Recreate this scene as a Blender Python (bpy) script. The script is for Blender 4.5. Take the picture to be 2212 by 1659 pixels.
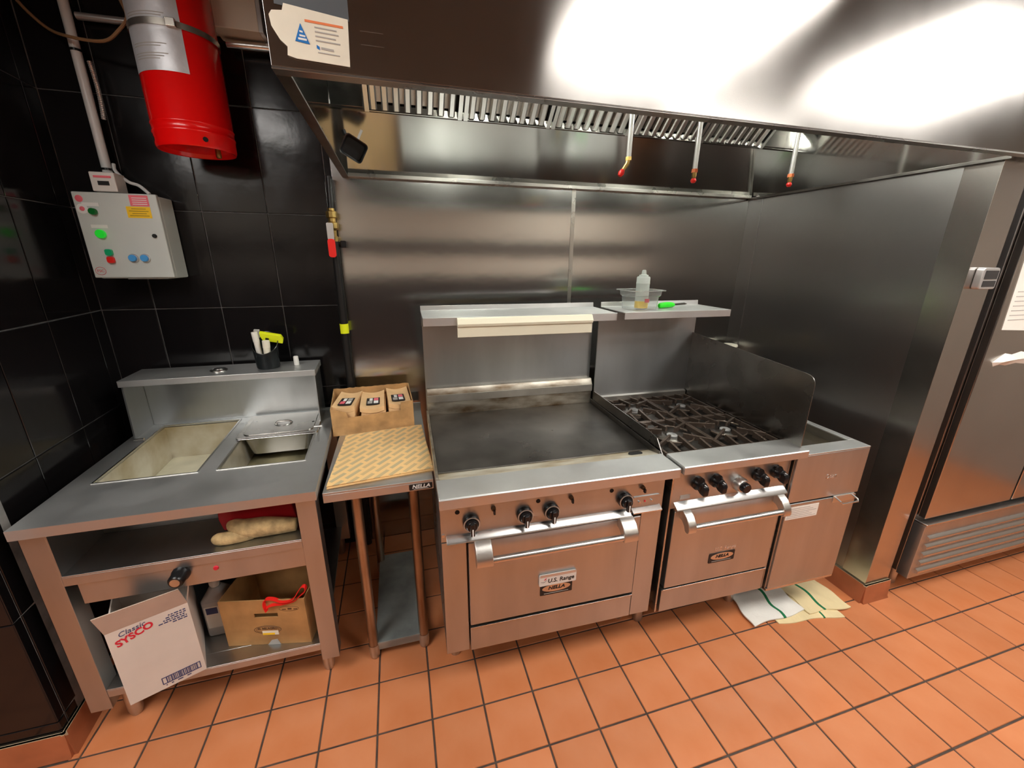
import bpy, bmesh, math, random
from mathutils import Vector, Matrix
random.seed(4)
for o in list(bpy.data.objects): bpy.data.objects.remove(o)
S = bpy.context.scene
C = S.collection

# ------------------------------------------------------------------ camera
cam = bpy.data.cameras.new('camera'); co = bpy.data.objects.new('camera', cam); C.objects.link(co)
R = Matrix(((0.96320423, -0.26868124, 0.00692799), (0.07374907, 0.28899703, 0.95448509), (0.25845441, 0.91885315, -0.29817815)))
r, u, f = R[0], R[1], R[2]
co.matrix_world = Matrix(((r[0], u[0], -f[0], -0.0839), (r[1], u[1], -f[1], -2.3251), (r[2], u[2], -f[2], 1.7112), (0, 0, 0, 1)))
cam.sensor_fit = 'HORIZONTAL'; cam.sensor_width = 36.0; cam.lens = 875.43 / 2212 * 36.0; cam.clip_start = 0.02
S.camera = co
# ------------------------------------------------------------------ world, view
w = bpy.data.worlds.new('world'); S.world = w; w.use_nodes = True
w.node_tree.nodes['Background'].inputs[0].default_value = (0.5, 0.5, 0.52, 1)
w.node_tree.nodes['Background'].inputs[1].default_value = 0.15
S.view_settings.view_transform = 'Standard'; S.view_settings.look = 'None'
S.view_settings.exposure = 1.05; S.view_settings.gamma = 1.0; S.view_settings.use_curve_mapping = False
LIGHT_CEIL = 6.0
LIGHT_HOOD = 75.0
PANELS = [(1.24, -2.15, 0.96, 0.9), (3.02, -2.15, 1.2, 0.9), (-1.45, -1.95, 1.2, 0.9), (-2.1, -3.5, 1.2, 0.6), (2.7, -3.5, 1.2, 0.6)]  # first two mirror in the hood front, last three are added fill light
HOOD_LAMPS = [(0.42, -0.62, 2.56), (1.62, -0.62, 2.56)]

# ------------------------------------------------------------------ helpers
def srgb(r, g, b):
    return tuple(((c / 255) / 12.92 if c / 255 <= 0.04045 else ((c / 255 + 0.055) / 1.055) ** 2.4) for c in (r, g, b)) + (1,)
MATS = {}
def mat(name, col, rough=0.5, metal=0.0, spec=0.5, trans=0.0, alpha=1.0, emit=None, estr=0.0, ior=1.45,
        var=0.0, vscale=6.0, vstretch=(1, 1, 1), bump=0.0, bscale=40.0, bstretch=(1, 1, 1), aniso=0.0, tan=None,
        rvar=0.0, rnd=0.0, coat=0.0, col2=None, rscale=5.0):
    m = bpy.data.materials.new(name); m.use_nodes = True
    nt = m.node_tree; N = nt.nodes; L = nt.links; p = N['Principled BSDF']
    p.inputs['Base Color'].default_value = col; p.inputs['Roughness'].default_value = rough
    p.inputs['Metallic'].default_value = metal; p.inputs['Specular IOR Level'].default_value = spec
    p.inputs['Transmission Weight'].default_value = trans; p.inputs['Alpha'].default_value = alpha
    p.inputs['IOR'].default_value = ior; p.inputs['Coat Weight'].default_value = coat
    if emit: p.inputs['Emission Color'].default_value = emit; p.inputs['Emission Strength'].default_value = estr
    tc = N.new('ShaderNodeTexCoord')
    def noise(scale, stretch, detail=4.0):
        mp = N.new('ShaderNodeMapping'); mp.inputs['Scale'].default_value = stretch
        L.new(tc.outputs['Object'], mp.inputs['Vector'])
        n = N.new('ShaderNodeTexNoise'); n.inputs['Scale'].default_value = scale; n.inputs['Detail'].default_value = detail
        L.new(mp.outputs['Vector'], n.inputs['Vector']); return n
    src = None
    if var > 0 or rnd > 0:
        mx = N.new('ShaderNodeMix'); mx.data_type = 'RGBA'
        c2 = col2 if col2 else tuple(c * (1 - var) for c in col[:3]) + (1,)
        mx.inputs['A'].default_value = col; mx.inputs['B'].default_value = c2
        if var > 0:
            n = noise(vscale, vstretch); rp = N.new('ShaderNodeMapRange')
            rp.inputs['From Min'].default_value = 0.35; rp.inputs['From Max'].default_value = 0.7
            L.new(n.outputs['Fac'], rp.inputs['Value']); fac = rp.outputs['Result']
        else:
            fac = None; mx.inputs['Factor'].default_value = 0.0
        if fac: L.new(fac, mx.inputs['Factor'])
        out = mx.outputs['Result']
        if rnd > 0:
            oi = N.new('ShaderNodeObjectInfo'); hs = N.new('ShaderNodeHueSaturation')
            mr = N.new('ShaderNodeMapRange'); mr.inputs['To Min'].default_value = 1 - rnd; mr.inputs['To Max'].default_value = 1 + rnd
            L.new(oi.outputs['Random'], mr.inputs['Value']); L.new(mr.outputs['Result'], hs.inputs['Value'])
            L.new(out, hs.inputs['Color']); out = hs.outputs['Color']
        L.new(out, p.inputs['Base Color'])
    if rvar > 0:
        n = noise(rscale, (1, 1, 1), 6.0); mr = N.new('ShaderNodeMapRange')
        mr.inputs['From Min'].default_value = 0.3; mr.inputs['From Max'].default_value = 0.7
        mr.inputs['To Min'].default_value = max(0.02, rough - rvar); mr.inputs['To Max'].default_value = rough + rvar
        L.new(n.outputs['Fac'], mr.inputs['Value']); L.new(mr.outputs['Result'], p.inputs['Roughness'])
    if bump > 0:
        n = noise(bscale, bstretch); b = N.new('ShaderNodeBump'); b.inputs['Strength'].default_value = bump
        b.inputs['Distance'].default_value = 0.01
        L.new(n.outputs['Fac'], b.inputs['Height']); L.new(b.outputs['Normal'], p.inputs['Normal'])
    if aniso > 0:
        p.inputs['Anisotropic'].default_value = aniso
        if tan:
            cx = N.new('ShaderNodeCombineXYZ')
            for i in range(3): cx.inputs[i].default_value = tan[i] + (0.04, 0.03, 0.05)[i]
            L.new(cx.outputs[0], p.inputs['Tangent'])
    MATS[name] = m; return m

ST = (0.56, 0.545, 0.52, 1)
mat('steel', ST, 0.30, 1.0, rvar=0.08, var=0.12, vscale=3.0)
mat('steel_front', (0.54, 0.56, 0.565, 1), 0.36, 1.0, rvar=0.04, rscale=2.5, aniso=0.5, tan=(0, 0, 1), var=0.14, vscale=3, vstretch=(3, 1, 0.6))
mat('steel_top', (0.66, 0.67, 0.665, 1), 0.46, 1.0, rvar=0.07, aniso=0.3, tan=(0, 1, 0), var=0.12, vscale=5)
mat('steel_wall', (0.54, 0.54, 0.535, 1), 0.165, 1.0, aniso=0.92, tan=(1, 0, 0), bump=0.10, bscale=1.6, bstretch=(0.8, 1, 1.6), var=0.06, vscale=2)
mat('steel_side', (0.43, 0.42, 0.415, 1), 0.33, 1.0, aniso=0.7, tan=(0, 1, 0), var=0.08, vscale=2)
mat('steel_hood', (0.42, 0.405, 0.385, 1), 0.17, 1.0, rvar=0.02, aniso=0.85, tan=(0, 0, 1), var=0.06, vscale=2)
mat('steel_fridge', (0.58, 0.55, 0.52, 1), 0.24, 1.0, aniso=0.5, tan=(1, 0, 0), var=0.1, vscale=3, bump=0.02, bscale=2.5)
mat('steel_mirror', (0.52, 0.51, 0.49, 1), 0.09, 1.0, var=0.08, vscale=3)
mat('steel_plenum', (0.48, 0.47, 0.45, 1), 0.14, 1.0, aniso=0.85, tan=(0, 0.66, -0.75), var=0.08, vscale=3)
mat('steel_polished', (0.66, 0.65, 0.63, 1), 0.27, 1.0)
mat('steel_dull', (0.62, 0.60, 0.55, 1), 0.42, 1.0, rvar=0.1, var=0.25, vscale=8)
mat('steel_cast', (0.66, 0.645, 0.61, 1), 0.36, 1.0, bump=0.05, bscale=80)
mat('steel_stained', (0.70, 0.67, 0.58, 1), 0.45, 1.0, rvar=0.1, var=0.7, vscale=7, vstretch=(1, 1, 3), col2=(0.18, 0.11, 0.05, 1))
mat('trough_steel', (0.80, 0.77, 0.66, 1), 0.5, 0.7, var=0.6, vscale=6, vstretch=(1, 3, 1), col2=(0.42, 0.32, 0.18, 1))
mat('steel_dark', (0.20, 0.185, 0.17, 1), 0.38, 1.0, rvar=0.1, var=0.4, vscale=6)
mat('steel_guard', (0.32, 0.30, 0.28, 1), 0.26, 1.0, rvar=0.06, var=0.3, vscale=5)
mat('galvanised', (0.42, 0.46, 0.45, 1), 0.5, 0.7, var=0.35, vscale=9, rvar=0.1)
mat('leg_steel', (0.50, 0.42, 0.33, 1), 0.36, 1.0, var=0.6, vscale=10, vstretch=(1, 1, 0.25), col2=(0.18, 0.11, 0.06, 1))
mat('griddle_iron', (0.16, 0.15, 0.135, 1), 0.36, 0.8, rvar=0.12, var=0.75, vscale=2.6, col2=(0.03, 0.027, 0.024, 1), rscale=3.5)
mat('cast_iron', (0.12, 0.088, 0.068, 1), 0.33, 0.6, rvar=0.1, bump=0.12, bscale=120, var=0.4, vscale=14)
mat('burner_tray', (0.10, 0.062, 0.032, 1), 0.35, 0.6, var=0.7, vscale=9, col2=(0.02, 0.014, 0.01, 1))
mat('burner_ash', (0.35, 0.35, 0.34, 1), 0.6, 0.4, var=0.6, vscale=30)
mat('black_plastic', (0.008, 0.008, 0.009, 1), 0.25, spec=0.5)
mat('black_void', (0.006, 0.006, 0.006, 1), 0.7)
mat('dial_ring', (0.50, 0.47, 0.43, 1), 0.4, 0.6)
mat('tile_black', (0.0075, 0.0065, 0.007, 1), 0.16, spec=0.45, bump=0.12, bscale=7, rvar=0.06, rnd=0.25)
mat('grout_grey', (0.30, 0.29, 0.28, 1), 0.8, var=0.5, vscale=12)
mat('tile_orange', (0.60, 0.225, 0.098, 1), 0.38, spec=0.45, rnd=0.07, var=0.22, vscale=5, rvar=0.08, bump=0.03, bscale=25, col2=(0.54, 0.175, 0.062, 1))
mat('tile_base', (0.40, 0.12, 0.05, 1), 0.35, rnd=0.08, var=0.25, vscale=9)
mat('grout_floor', (0.085, 0.058, 0.045, 1), 0.85, var=0.5, vscale=20)
mat('grout_cream', (0.5, 0.4, 0.26, 1), 0.8)
mat('ceiling_white', (0.20, 0.215, 0.23, 1), 0.9)
mat('wall_beige', (0.66, 0.60, 0.50, 1), 0.75)
mat('wall_grey', (0.30, 0.27, 0.23, 1), 0.7)
mat('wall_dark', (0.045, 0.04, 0.038, 1), 0.5)
mat('white_plastic', (0.72, 0.70, 0.66, 1), 0.4)
mat('pipe_white', (0.68, 0.68, 0.66, 1), 0.35)
mat('panel_grey', (0.60, 0.64, 0.61, 1), 0.38, var=0.06, vscale=5)
mat('red_paint', (0.88, 0.004, 0.004, 1), 0.25, coat=0.3)
mat('red_plastic', (0.80, 0.02, 0.015, 1), 0.35)
mat('label_silver', (0.66, 0.67, 0.70, 1), 0.42, 0.35, bump=0.25, bscale=22, var=0.12, vscale=20)
mat('wire_brown', (0.30, 0.17, 0.08, 1), 0.45)
mat('steel_strap', (0.6, 0.56, 0.5, 1), 0.25, 0.9)
mat('paper_white', (0.80, 0.77, 0.70, 1), 0.75, var=0.10, vscale=7, bump=0.06, bscale=12)
mat('paper_cream', (0.86, 0.81, 0.67, 1), 0.7, var=0.14, vscale=9, bump=0.1, bscale=14)
mat('paper_dark', (0.10, 0.11, 0.12, 1), 0.5)
mat('ink_blue', (0.01, 0.17, 0.52, 1), 0.6)
mat('ink_navy', (0.045, 0.055, 0.15, 1), 0.6)
mat('ink_red', (0.62, 0.02, 0.04, 1), 0.6)
mat('ink_orange', (0.80, 0.22, 0.08, 1), 0.6)
mat('ink_grey', (0.42, 0.40, 0.37, 1), 0.6)
mat('ink_black', (0.012, 0.012, 0.012, 1), 0.5)
mat('ink_brown', (0.10, 0.05, 0.02, 1), 0.6)
mat('ink_white', (0.85, 0.85, 0.82, 1), 0.5)
mat('ink_pink', (0.85, 0.16, 0.2, 1), 0.5)
mat('sticker_yellow', (0.95, 0.60, 0.01, 1), 0.5)
mat('tape_neon', (0.80, 0.88, 0.01, 1), 0.5)
mat('green_dark', (0.005, 0.16, 0.025, 1), 0.25)
mat('green_lamp', (0.02, 0.72, 0.04, 1), 0.25, emit=(0.02, 0.8, 0.04, 1), estr=0.12)
mat('green_teal', (0.01, 0.42, 0.17, 1), 0.3)
mat('blue_lamp', (0.08, 0.36, 0.78, 1), 0.25)
mat('brass', (0.55, 0.38, 0.13, 1), 0.35, 1.0, var=0.4, vscale=25)
mat('pipe_black', (0.012, 0.011, 0.011, 1), 0.35, bump=0.06, bscale=60)
mat('cardboard', (0.58, 0.335, 0.14, 1), 0.8, var=0.4, vscale=14, bump=0.05, bscale=30)
mat('cardboard_dark', (0.50, 0.265, 0.095, 1), 0.8, var=0.35, vscale=9)
mat('cardboard_white', (0.70, 0.62, 0.55, 1), 0.75, var=0.12, vscale=5, bump=0.05, bscale=9)
mat('cardboard_inner', (0.55, 0.42, 0.34, 1), 0.8, var=0.2, vscale=5, bump=0.12, bscale=9)
mat('kraft_paper', (0.74, 0.47, 0.21, 1), 0.7, var=0.12, vscale=12)
mat('kraft_bag', (0.82, 0.53, 0.27, 1), 0.7, var=0.15, vscale=15, bump=0.05, bscale=20)
mat('suede', (0.60, 0.42, 0.20, 1), 0.9, var=0.5, vscale=30, bump=0.5, bscale=45)
mat('red_cloth', (0.40, 0.004, 0.008, 1), 0.55, bump=0.1, bscale=12)
mat('towel_white', (0.80, 0.78, 0.72, 1), 0.95, bump=0.25, bscale=70, var=0.08, vscale=9)
mat('towel_cream', (0.80, 0.66, 0.38, 1), 0.95, bump=0.3, bscale=90, bstretch=(1, 0.08, 1), var=0.12, vscale=9)
mat('towel_green', (0.01, 0.16, 0.06, 1), 0.9)
mat('jug_plastic', (0.62, 0.60, 0.58, 1), 0.4, trans=0.25, var=0.1)
mat('clear_plastic', (0.92, 0.94, 0.93, 1), 0.12, trans=0.92, ior=1.25)
mat('bottle_plastic', (0.80, 0.88, 0.84, 1), 0.35, trans=0.35, ior=1.3)
mat('oil_yellow', (0.85, 0.55, 0.03, 1), 0.3)
mat('knife_green', (0.03, 0.80, 0.02, 1), 0.35, emit=(0.03, 0.8, 0.02, 1), estr=0.0)
mat('smoke_plastic', (0.03, 0.035, 0.038, 1), 0.12, trans=0.55, ior=1.2)
mat('well_steel', (0.80, 0.77, 0.68, 1), 0.42, 0.6, var=0.35, vscale=6, col2=(0.50, 0.42, 0.26, 1))
mat('water_dirty', (0.74, 0.71, 0.54, 1), 0.12, spec=0.6, var=0.3, vscale=6)
mat('water_dark', (0.075, 0.065, 0.04, 1), 0.10, spec=0.6, var=0.85, vscale=5, col2=(0.40, 0.36, 0.22, 1))
mat('light_cream', (0.80, 0.76, 0.60, 1), 0.35)
mat('oil_dark', (0.035, 0.028, 0.018, 1), 0.12)
mat('lamp_glow', (1, 1, 1, 1), 0.5, emit=(1.0, 0.97, 0.92, 1), estr=LIGHT_CEIL)
mat('bulb_glow', (1, 1, 1, 1), 0.5, emit=(0.97, 1.0, 0.90, 1), estr=LIGHT_HOOD)
mat('screen_dark', (0.03, 0.03, 0.032, 1), 0.2)
mat('silver_paint', (0.62, 0.61, 0.60, 1), 0.3, 0.7)
# printed wrap paper: rotated block pattern
def wrap_paper():
    m = mat('wrap_print', (0.74, 0.47, 0.21, 1), 0.7); nt = m.node_tree; N = nt.nodes; L = nt.links
    tc = N.new('ShaderNodeTexCoord'); mp = N.new('ShaderNodeMapping'); mp.inputs['Rotation'].default_value = (0, 0, math.radians(-50))
    L.new(tc.outputs['Object'], mp.inputs['Vector'])
    b = N.new('ShaderNodeTexBrick'); b.inputs['Color1'].default_value = (0.44, 0.36, 0.21, 1); b.inputs['Color2'].default_value = (0.54, 0.38, 0.19, 1)
    b.inputs['Mortar'].default_value = (0.76, 0.50, 0.22, 1); b.inputs['Scale'].default_value = 1.0
    b.inputs['Mortar Size'].default_value = 0.0085; b.inputs['Brick Width'].default_value = 0.092; b.inputs['Row Height'].default_value = 0.034
    b.inputs['Mortar Smooth'].default_value = 0.05
    L.new(mp.outputs['Vector'], b.inputs['Vector']); L.new(b.outputs['Color'], N['Principled BSDF'].inputs['Base Color'])
wrap_paper()

def new_bm(): return bmesh.new()
def bx(bm, x0, x1, y0, y1, z0, z1):
    v = [bm.verts.new(p) for p in ((x0, y0, z0), (x1, y0, z0), (x1, y1, z0), (x0, y1, z0), (x0, y0, z1), (x1, y0, z1), (x1, y1, z1), (x0, y1, z1))]
    for q in ((0, 3, 2, 1), (4, 5, 6, 7), (0, 1, 5, 4), (1, 2, 6, 5), (2, 3, 7, 6), (3, 0, 4, 7)): bm.faces.new([v[i] for i in q])
    return bm
def prism(bm, poly, axis, a0, a1):
    # poly: 2d points; axis x -> (y,z), y -> (x,z), z -> (x,y)
    def mk(p, a): return (a, p[0], p[1]) if axis == 'x' else ((p[0], a, p[1]) if axis == 'y' else (p[0], p[1], a))
    A = [bm.verts.new(mk(p, a0)) for p in poly]; B = [bm.verts.new(mk(p, a1)) for p in poly]; n = len(poly)
    fs = [bm.faces.new(A), bm.faces.new(B[::-1])]
    for i in range(n): fs.append(bm.faces.new((A[i], B[i], B[(i + 1) % n], A[(i + 1) % n])))
    return bm
def tube(bm, pts, r, n=10, cap=True):
    pts = [Vector(p) for p in pts]; rs = r if isinstance(r, (list, tuple)) else [r] * len(pts)
    rings = []; ref = None
    for i, p in enumerate(pts):
        t = (pts[min(i + 1, len(pts) - 1)] - pts[max(i - 1, 0)]).normalized()
        if ref is None:
            ref = Vector((0, 0, 1)) if abs(t.z) < 0.9 else Vector((1, 0, 0))
        a = (ref - t * ref.dot(t)).normalized(); ref = a; b = t.cross(a)
        rings.append([bm.verts.new(p + (a * math.cos(2 * math.pi * k / n) + b * math.sin(2 * math.pi * k / n)) * rs[i]) for k in range(n)])
    for i in range(len(rings) - 1):
        for k in range(n): bm.faces.new((rings[i][k], rings[i][(k + 1) % n], rings[i + 1][(k + 1) % n], rings[i + 1][k]))
    if cap: bm.faces.new(rings[0][::-1]); bm.faces.new(rings[-1])
    return bm
def lathe(bm, prof, c=(0, 0, 0), axis=(0, 0, 1), n=24):
    q = Vector((0, 0, 1)).rotation_difference(Vector(axis)).to_matrix(); c = Vector(c); rings = []
    for (rr, h) in prof:
        if rr < 1e-6: rings.append([bm.verts.new(c + q @ Vector((0, 0, h)))])
        else: rings.append([bm.verts.new(c + q @ Vector((rr * math.cos(2 * math.pi * k / n), rr * math.sin(2 * math.pi * k / n), h))) for k in range(n)])
    for i in range(len(rings) - 1):
        A, B = rings[i], rings[i + 1]
        for k in range(n):
            k2 = (k + 1) % n
            if len(A) == 1 and len(B) == 1: continue
            if len(A) == 1: bm.faces.new((A[0], B[k], B[k2]))
            elif len(B) == 1: bm.faces.new((A[k], A[k2], B[0]))
            else: bm.faces.new((A[k], A[k2], B[k2], B[k]))
    return bm
def rrect(x0, x1, z0, z1, r, n=4):
    P = []
    for (cx, cz, a) in ((x1 - r, z1 - r, 0), (x0 + r, z1 - r, 90), (x0 + r, z0 + r, 180), (x1 - r, z0 + r, 270)):
        for k in range(n + 1):
            t = math.radians(a + 90 * k / n); P.append((cx + r * math.cos(t), cz + r * math.sin(t)))
    return P
def smooth_path(pts, n=6):
    pts = [Vector(p) for p in pts]; out = []
    for i in range(len(pts) - 1):
        p0 = pts[max(i - 1, 0)]; p1 = pts[i]; p2 = pts[i + 1]; p3 = pts[min(i + 2, len(pts) - 1)]
        for k in range(n):
            t = k / n; out.append(0.5 * ((2 * p1) + (-p0 + p2) * t + (2 * p0 - 5 * p1 + 4 * p2 - p3) * t * t + (-p0 + 3 * p1 - 3 * p2 + p3) * t ** 3))
    out.append(pts[-1]); return out
def link(name, me, m=None, parent=None, bevel=0.0, smooth=40):
    if m and not me.materials: me.materials.append(MATS[m])
    o = bpy.data.objects.new(name, me); C.objects.link(o)
    if parent: o.parent = parent
    if smooth:
        me.shade_smooth(); me.set_sharp_from_angle(angle=math.radians(smooth))
    if bevel:
        b = o.modifiers.new('bevel', 'BEVEL'); b.width = bevel; b.segments = 2; b.limit_method = 'ANGLE'; b.angle_limit = math.radians(40)
        b.harden_normals = True
    return o
def obj(name, bm, m=None, parent=None, bevel=0.0, smooth=40, label=None, shear=None):
    if shear:
        for v in bm.verts: v.co.x += shear * v.co.y
    bmesh.ops.recalc_face_normals(bm, faces=bm.faces)
    me = bpy.data.meshes.new(name); bm.to_mesh(me); bm.free()
    o = link(name, me, m, parent, bevel, smooth)
    if label: o['label'] = label
    return o
def tag(o, label, cat, group=None):
    o['label'] = label; o['category'] = cat
    if group: o['group'] = group
    return o
def thing(name, label, cat, loc=(0, 0, 0), rz=0.0, group=None):
    o = bpy.data.objects.new(name, None); C.objects.link(o); o.empty_display_size = 0.05
    o.location = loc; o.rotation_euler = (0, 0, rz); return tag(o, label, cat, group)
def struct(o): o['kind'] = 'structure'; return o
def box(name, d, m, parent=None, bevel=0.0, shear=None, label=None):
    return obj(name, bx(new_bm(), *d), m, parent, bevel, shear=shear, label=label)
def text(name, s, size, m, parent, loc, rot=(math.pi / 2, 0, 0), shear=0.0, ext=0.0004, align='CENTER', sx=1.0, bold=0.0):
    cu = bpy.data.curves.new(name, 'FONT'); cu.body = s; cu.size = size; cu.extrude = ext; cu.shear = shear; cu.offset = bold
    cu.align_x = align; cu.align_y = 'CENTER'; cu.resolution_u = 3
    t = bpy.data.objects.new('tmp', cu); C.objects.link(t)
    dg = bpy.context.evaluated_depsgraph_get(); me = bpy.data.meshes.new_from_object(t.evaluated_get(dg)); me.name = name
    bpy.data.objects.remove(t); bpy.data.curves.remove(cu)
    me.materials.clear(); me.materials.append(MATS[m])
    o = bpy.data.objects.new(name, me); C.objects.link(o); o.parent = parent
    o.location = loc; o.rotation_euler = rot; o.scale = (sx, 1, 1); return o

# ================================================================== SETTING
TX, TY, FX, FY = 0.2037, 0.2021, -1.2926, -0.971
fl = struct(box('floor', (-3.2, 4.7, -4.3, 0.1, -0.06, -0.004), 'grout_floor'))
cache = {}
def tile_mesh(w, h, t, b, m, axis):
    k = (round(w, 4), round(h, 4), t, m, axis)
    if k in cache: return cache[k]
    bm = new_bm(); W, H = w / 2, h / 2
    A = [(-W, -H, -t), (W, -H, -t), (W, H, -t), (-W, H, -t)]
    B = [(-W, -H, -b), (W, -H, -b), (W, H, -b), (-W, H, -b)]
    D = [(-W + b, -H + b, 0), (W - b, -H + b, 0), (W - b, H - b, 0), (-W + b, H - b, 0)]
    def rot(p):
        if axis == 'z': return p
        if axis == 'y': return (p[0], -p[2], p[1])          # facing -y
        return (p[2], p[0], p[1])                            # facing +x
    r_ = [[bm.verts.new(rot(p)) for p in q] for q in (A, B, D)]
    for i in range(2):
        for k2 in range(4): bm.faces.new((r_[i][k2], r_[i][(k2 + 1) % 4], r_[i + 1][(k2 + 1) % 4], r_[i + 1][k2]))
    bm.faces.new(r_[2]); bm.faces.new(r_[0][::-1])
    bmesh.ops.recalc_face_normals(bm, faces=bm.faces)
    me = bpy.data.meshes.new('tile'); bm.to_mesh(me); bm.free(); me.materials.append(MATS[m]); cache[k] = me
    return me
G = 0.007
stuff = new_bm()
def floor_tile(x0, x1, y0, y1, single):
    x0 = max(x0, -3.19); x1 = min(x1, 4.69); y1 = min(y1, -0.002); y0 = max(y0, -4.29)
    if x1 - x0 < 0.02 or y1 - y0 < 0.02: return
    if single:
        me = tile_mesh(x1 - x0 - G, y1 - y0 - G, 0.008, 0.0018, 'tile_orange', 'z')
        o = bpy.data.objects.new('tile', me); C.objects.link(o); o.parent = fl
        o.location = ((x0 + x1) / 2, (y0 + y1) / 2, random.uniform(-0.0005, 0.0003))
    else:
        bx(stuff, x0 + G / 2, x1 - G / 2, y0 + G / 2, y1 - G / 2, -0.008, 0)
for j in range(-5, 17):
    for i in range(-10, 30):
        x0 = FX + i * TX; y1 = FY - j * TY
        if x0 > 2.31 and y1 > -0.5: continue
        if x0 + TX < -1.32 and y1 > -0.97: continue
        single = (-1 <= i <= 23) and (-5 <= j <= 5)
        if i == -1 and y1 > -0.97: floor_tile(-1.33, FX, y1 - TY, y1, single)
        else: floor_tile(x0, x0 + TX, y1 - TY, y1, single)
o = obj('tile_field', stuff, 'tile_orange', fl, smooth=0); o['kind'] = 'stuff'

# back wall: black tiles at the left, stainless panels behind the cook line, painted wall behind the refrigerator
XL = -1.40; XS = -0.345
wb = struct(box('wall_back', (-1.55, 4.7, 0.006, 0.12, 0, 2.8), 'grout_grey'))
ZT = [0.0, 0.152, 0.589, 1.0256, 1.4655, 1.9025, 2.3395, 2.75]
XT = [-1.40, -1.191, -0.9188, -0.6466, -0.3744, -0.345]
for a in range(len(XT) - 1):
    for b in range(len(ZT) - 1):
        w_, h_ = XT[a + 1] - XT[a] - 0.004, ZT[b + 1] - ZT[b] - 0.004
        me = tile_mesh(w_, h_, 0.012, 0.0015, 'tile_black', 'y')
        o = bpy.data.objects.new('tile', me); C.objects.link(o); o.parent = wb
        o.location = ((XT[a] + XT[a + 1]) / 2, random.uniform(-0.001, 0.0005), (ZT[b] + ZT[b + 1]) / 2)
for (xa, xb) in ((-0.343, 0.9235), (0.9265, 2.147)):
    box('steel_panel', (xa, xb, -0.003, 0.006, 0.0, 2.75), 'steel_wall', wb, 0.001)
box('seam_strip', (0.913, 0.937, -0.005, -0.003, 0.0, 2.75), 'steel', wb, 0.001)
box('painted_panel', (2.307, 4.7, -0.002, 0.006, 0.0, 2.75), 'wall_beige', wb)
# left wall, slightly out of square, ends in an outside corner
LW = math.atan2(0.07, 0.94)
wl = struct(box('wall_left', (-0.15, -0.006, -0.925, 0.0, 0, 2.8), 'grout_grey')); wl.location = (XL, 0, 0); wl.rotation_euler = (0, 0, LW)
YT = [0.0, -0.088, -0.362, -0.636, -0.91, -0.945]
for a in range(len(YT) - 1):
    for b in range(len(ZT) - 1):
        me = tile_mesh(YT[a] - YT[a + 1] - 0.004, ZT[b + 1] - ZT[b] - 0.004, 0.012, 0.0015, 'tile_black', 'x')
        o = bpy.data.objects.new('tile', me); C.objects.link(o); o.parent = wl
        o.location = (random.uniform(-0.0005, 0.001), (YT[a] + YT[a + 1]) / 2, (ZT[b] + ZT[b + 1]) / 2)
cx_, cy_ = XL + 0.945 * math.sin(LW), -0.945 * math.cos(LW)
wr_ = struct(box('wall_left_return', (-3.2, cx_ - 0.006, cy_ + 0.006, cy_ + 0.12, 0, 2.8), 'grout_grey'))
xs = [cx_ - 0.001 - 0.2722 * k for k in range(8)]
for a in range(7):
    for b in range(len(ZT) - 1):
        me = tile_mesh(xs[a] - xs[a + 1] - 0.004, ZT[b + 1] - ZT[b] - 0.004, 0.012, 0.0015, 'tile_black', 'y')
        o = bpy.data.objects.new('tile', me); C.objects.link(o); o.parent = wr_
        o.location = ((xs[a] + xs[a + 1]) / 2, cy_ + random.uniform(-0.001, 0.0005), (ZT[b] + ZT[b + 1]) / 2)
# quarry-tile skirting
def skirting(name, p, ang, length, n, h=0.105):
    root = struct(box(name, (0, length, 0.002, 0.012, 0, h), 'grout_cream')); root.location = p; root.rotation_euler = (0, 0, ang)
    w_ = length / n
    for k in range(n):
        o = obj('tile', prism(new_bm(), [(-0.012, 0.0), (-0.006, 0.012), (0.0, h - 0.006), (0.003, h), (0.010, h), (0.010, 0.0)], 'x', k * w_ + 0.001, (k + 1) * w_ - 0.001), 'tile_base', root)
    return root
# local +x runs along the wall, tiles face local -y
skirting('baseboard_left', (cx_ + 0.013, cy_ - 0.012, 0), LW + math.pi / 2, 0.94, 5)
skirting('baseboard_left_return', (-3.1, cy_ - 0.013, 0), 0.0, cx_ + 3.1 + 0.013, 9)
# stub wall at the right of the cook line, steel clad
XW, XP, YP = 2.147, 2.307, -1.187
wrt = struct(box('wall_right', (XW + 0.004, XP - 0.004, YP + 0.004, 0.004, 0.0, 2.75), 'steel_dark'))
box('steel_panel', (XW, XW + 0.004, -1.083, 0.0, 0.105, 2.75), 'steel_side', wrt, 0.001)
obj('corner_trim', prism(new_bm(), [(XW - 0.002, -1.07), (XW - 0.002, YP), (XP, YP), (XP, YP + 0.1), (XP - 0.004, YP + 0.1), (XP - 0.004, YP + 0.004), (XW + 0.004, YP + 0.004), (XW + 0.004, -1.07)], 'z', 0.105, 2.75), 'steel_fridge', wrt, 0.001)
obj('corner_strip', prism(new_bm(), [(XW - 0.006, -0.003), (XW - 0.006, -0.11), (XW, -0.11), (XW, -0.003)], 'z', 0.105, 2.083), 'steel_side', wrt, 0.001)
box('steel_panel', (XP - 0.004, XP, YP + 0.1, 0.0, 0.105, 2.75), 'steel_side', wrt)
skirting('baseboard_right', (XW - 0.013, 0.0, 0), -math.pi / 2, -YP + 0.013, 6)
skirting('baseboard_right_return', (XW - 0.013, YP - 0.013, 0), 0.0, XP - XW + 0.02, 1)
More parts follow.
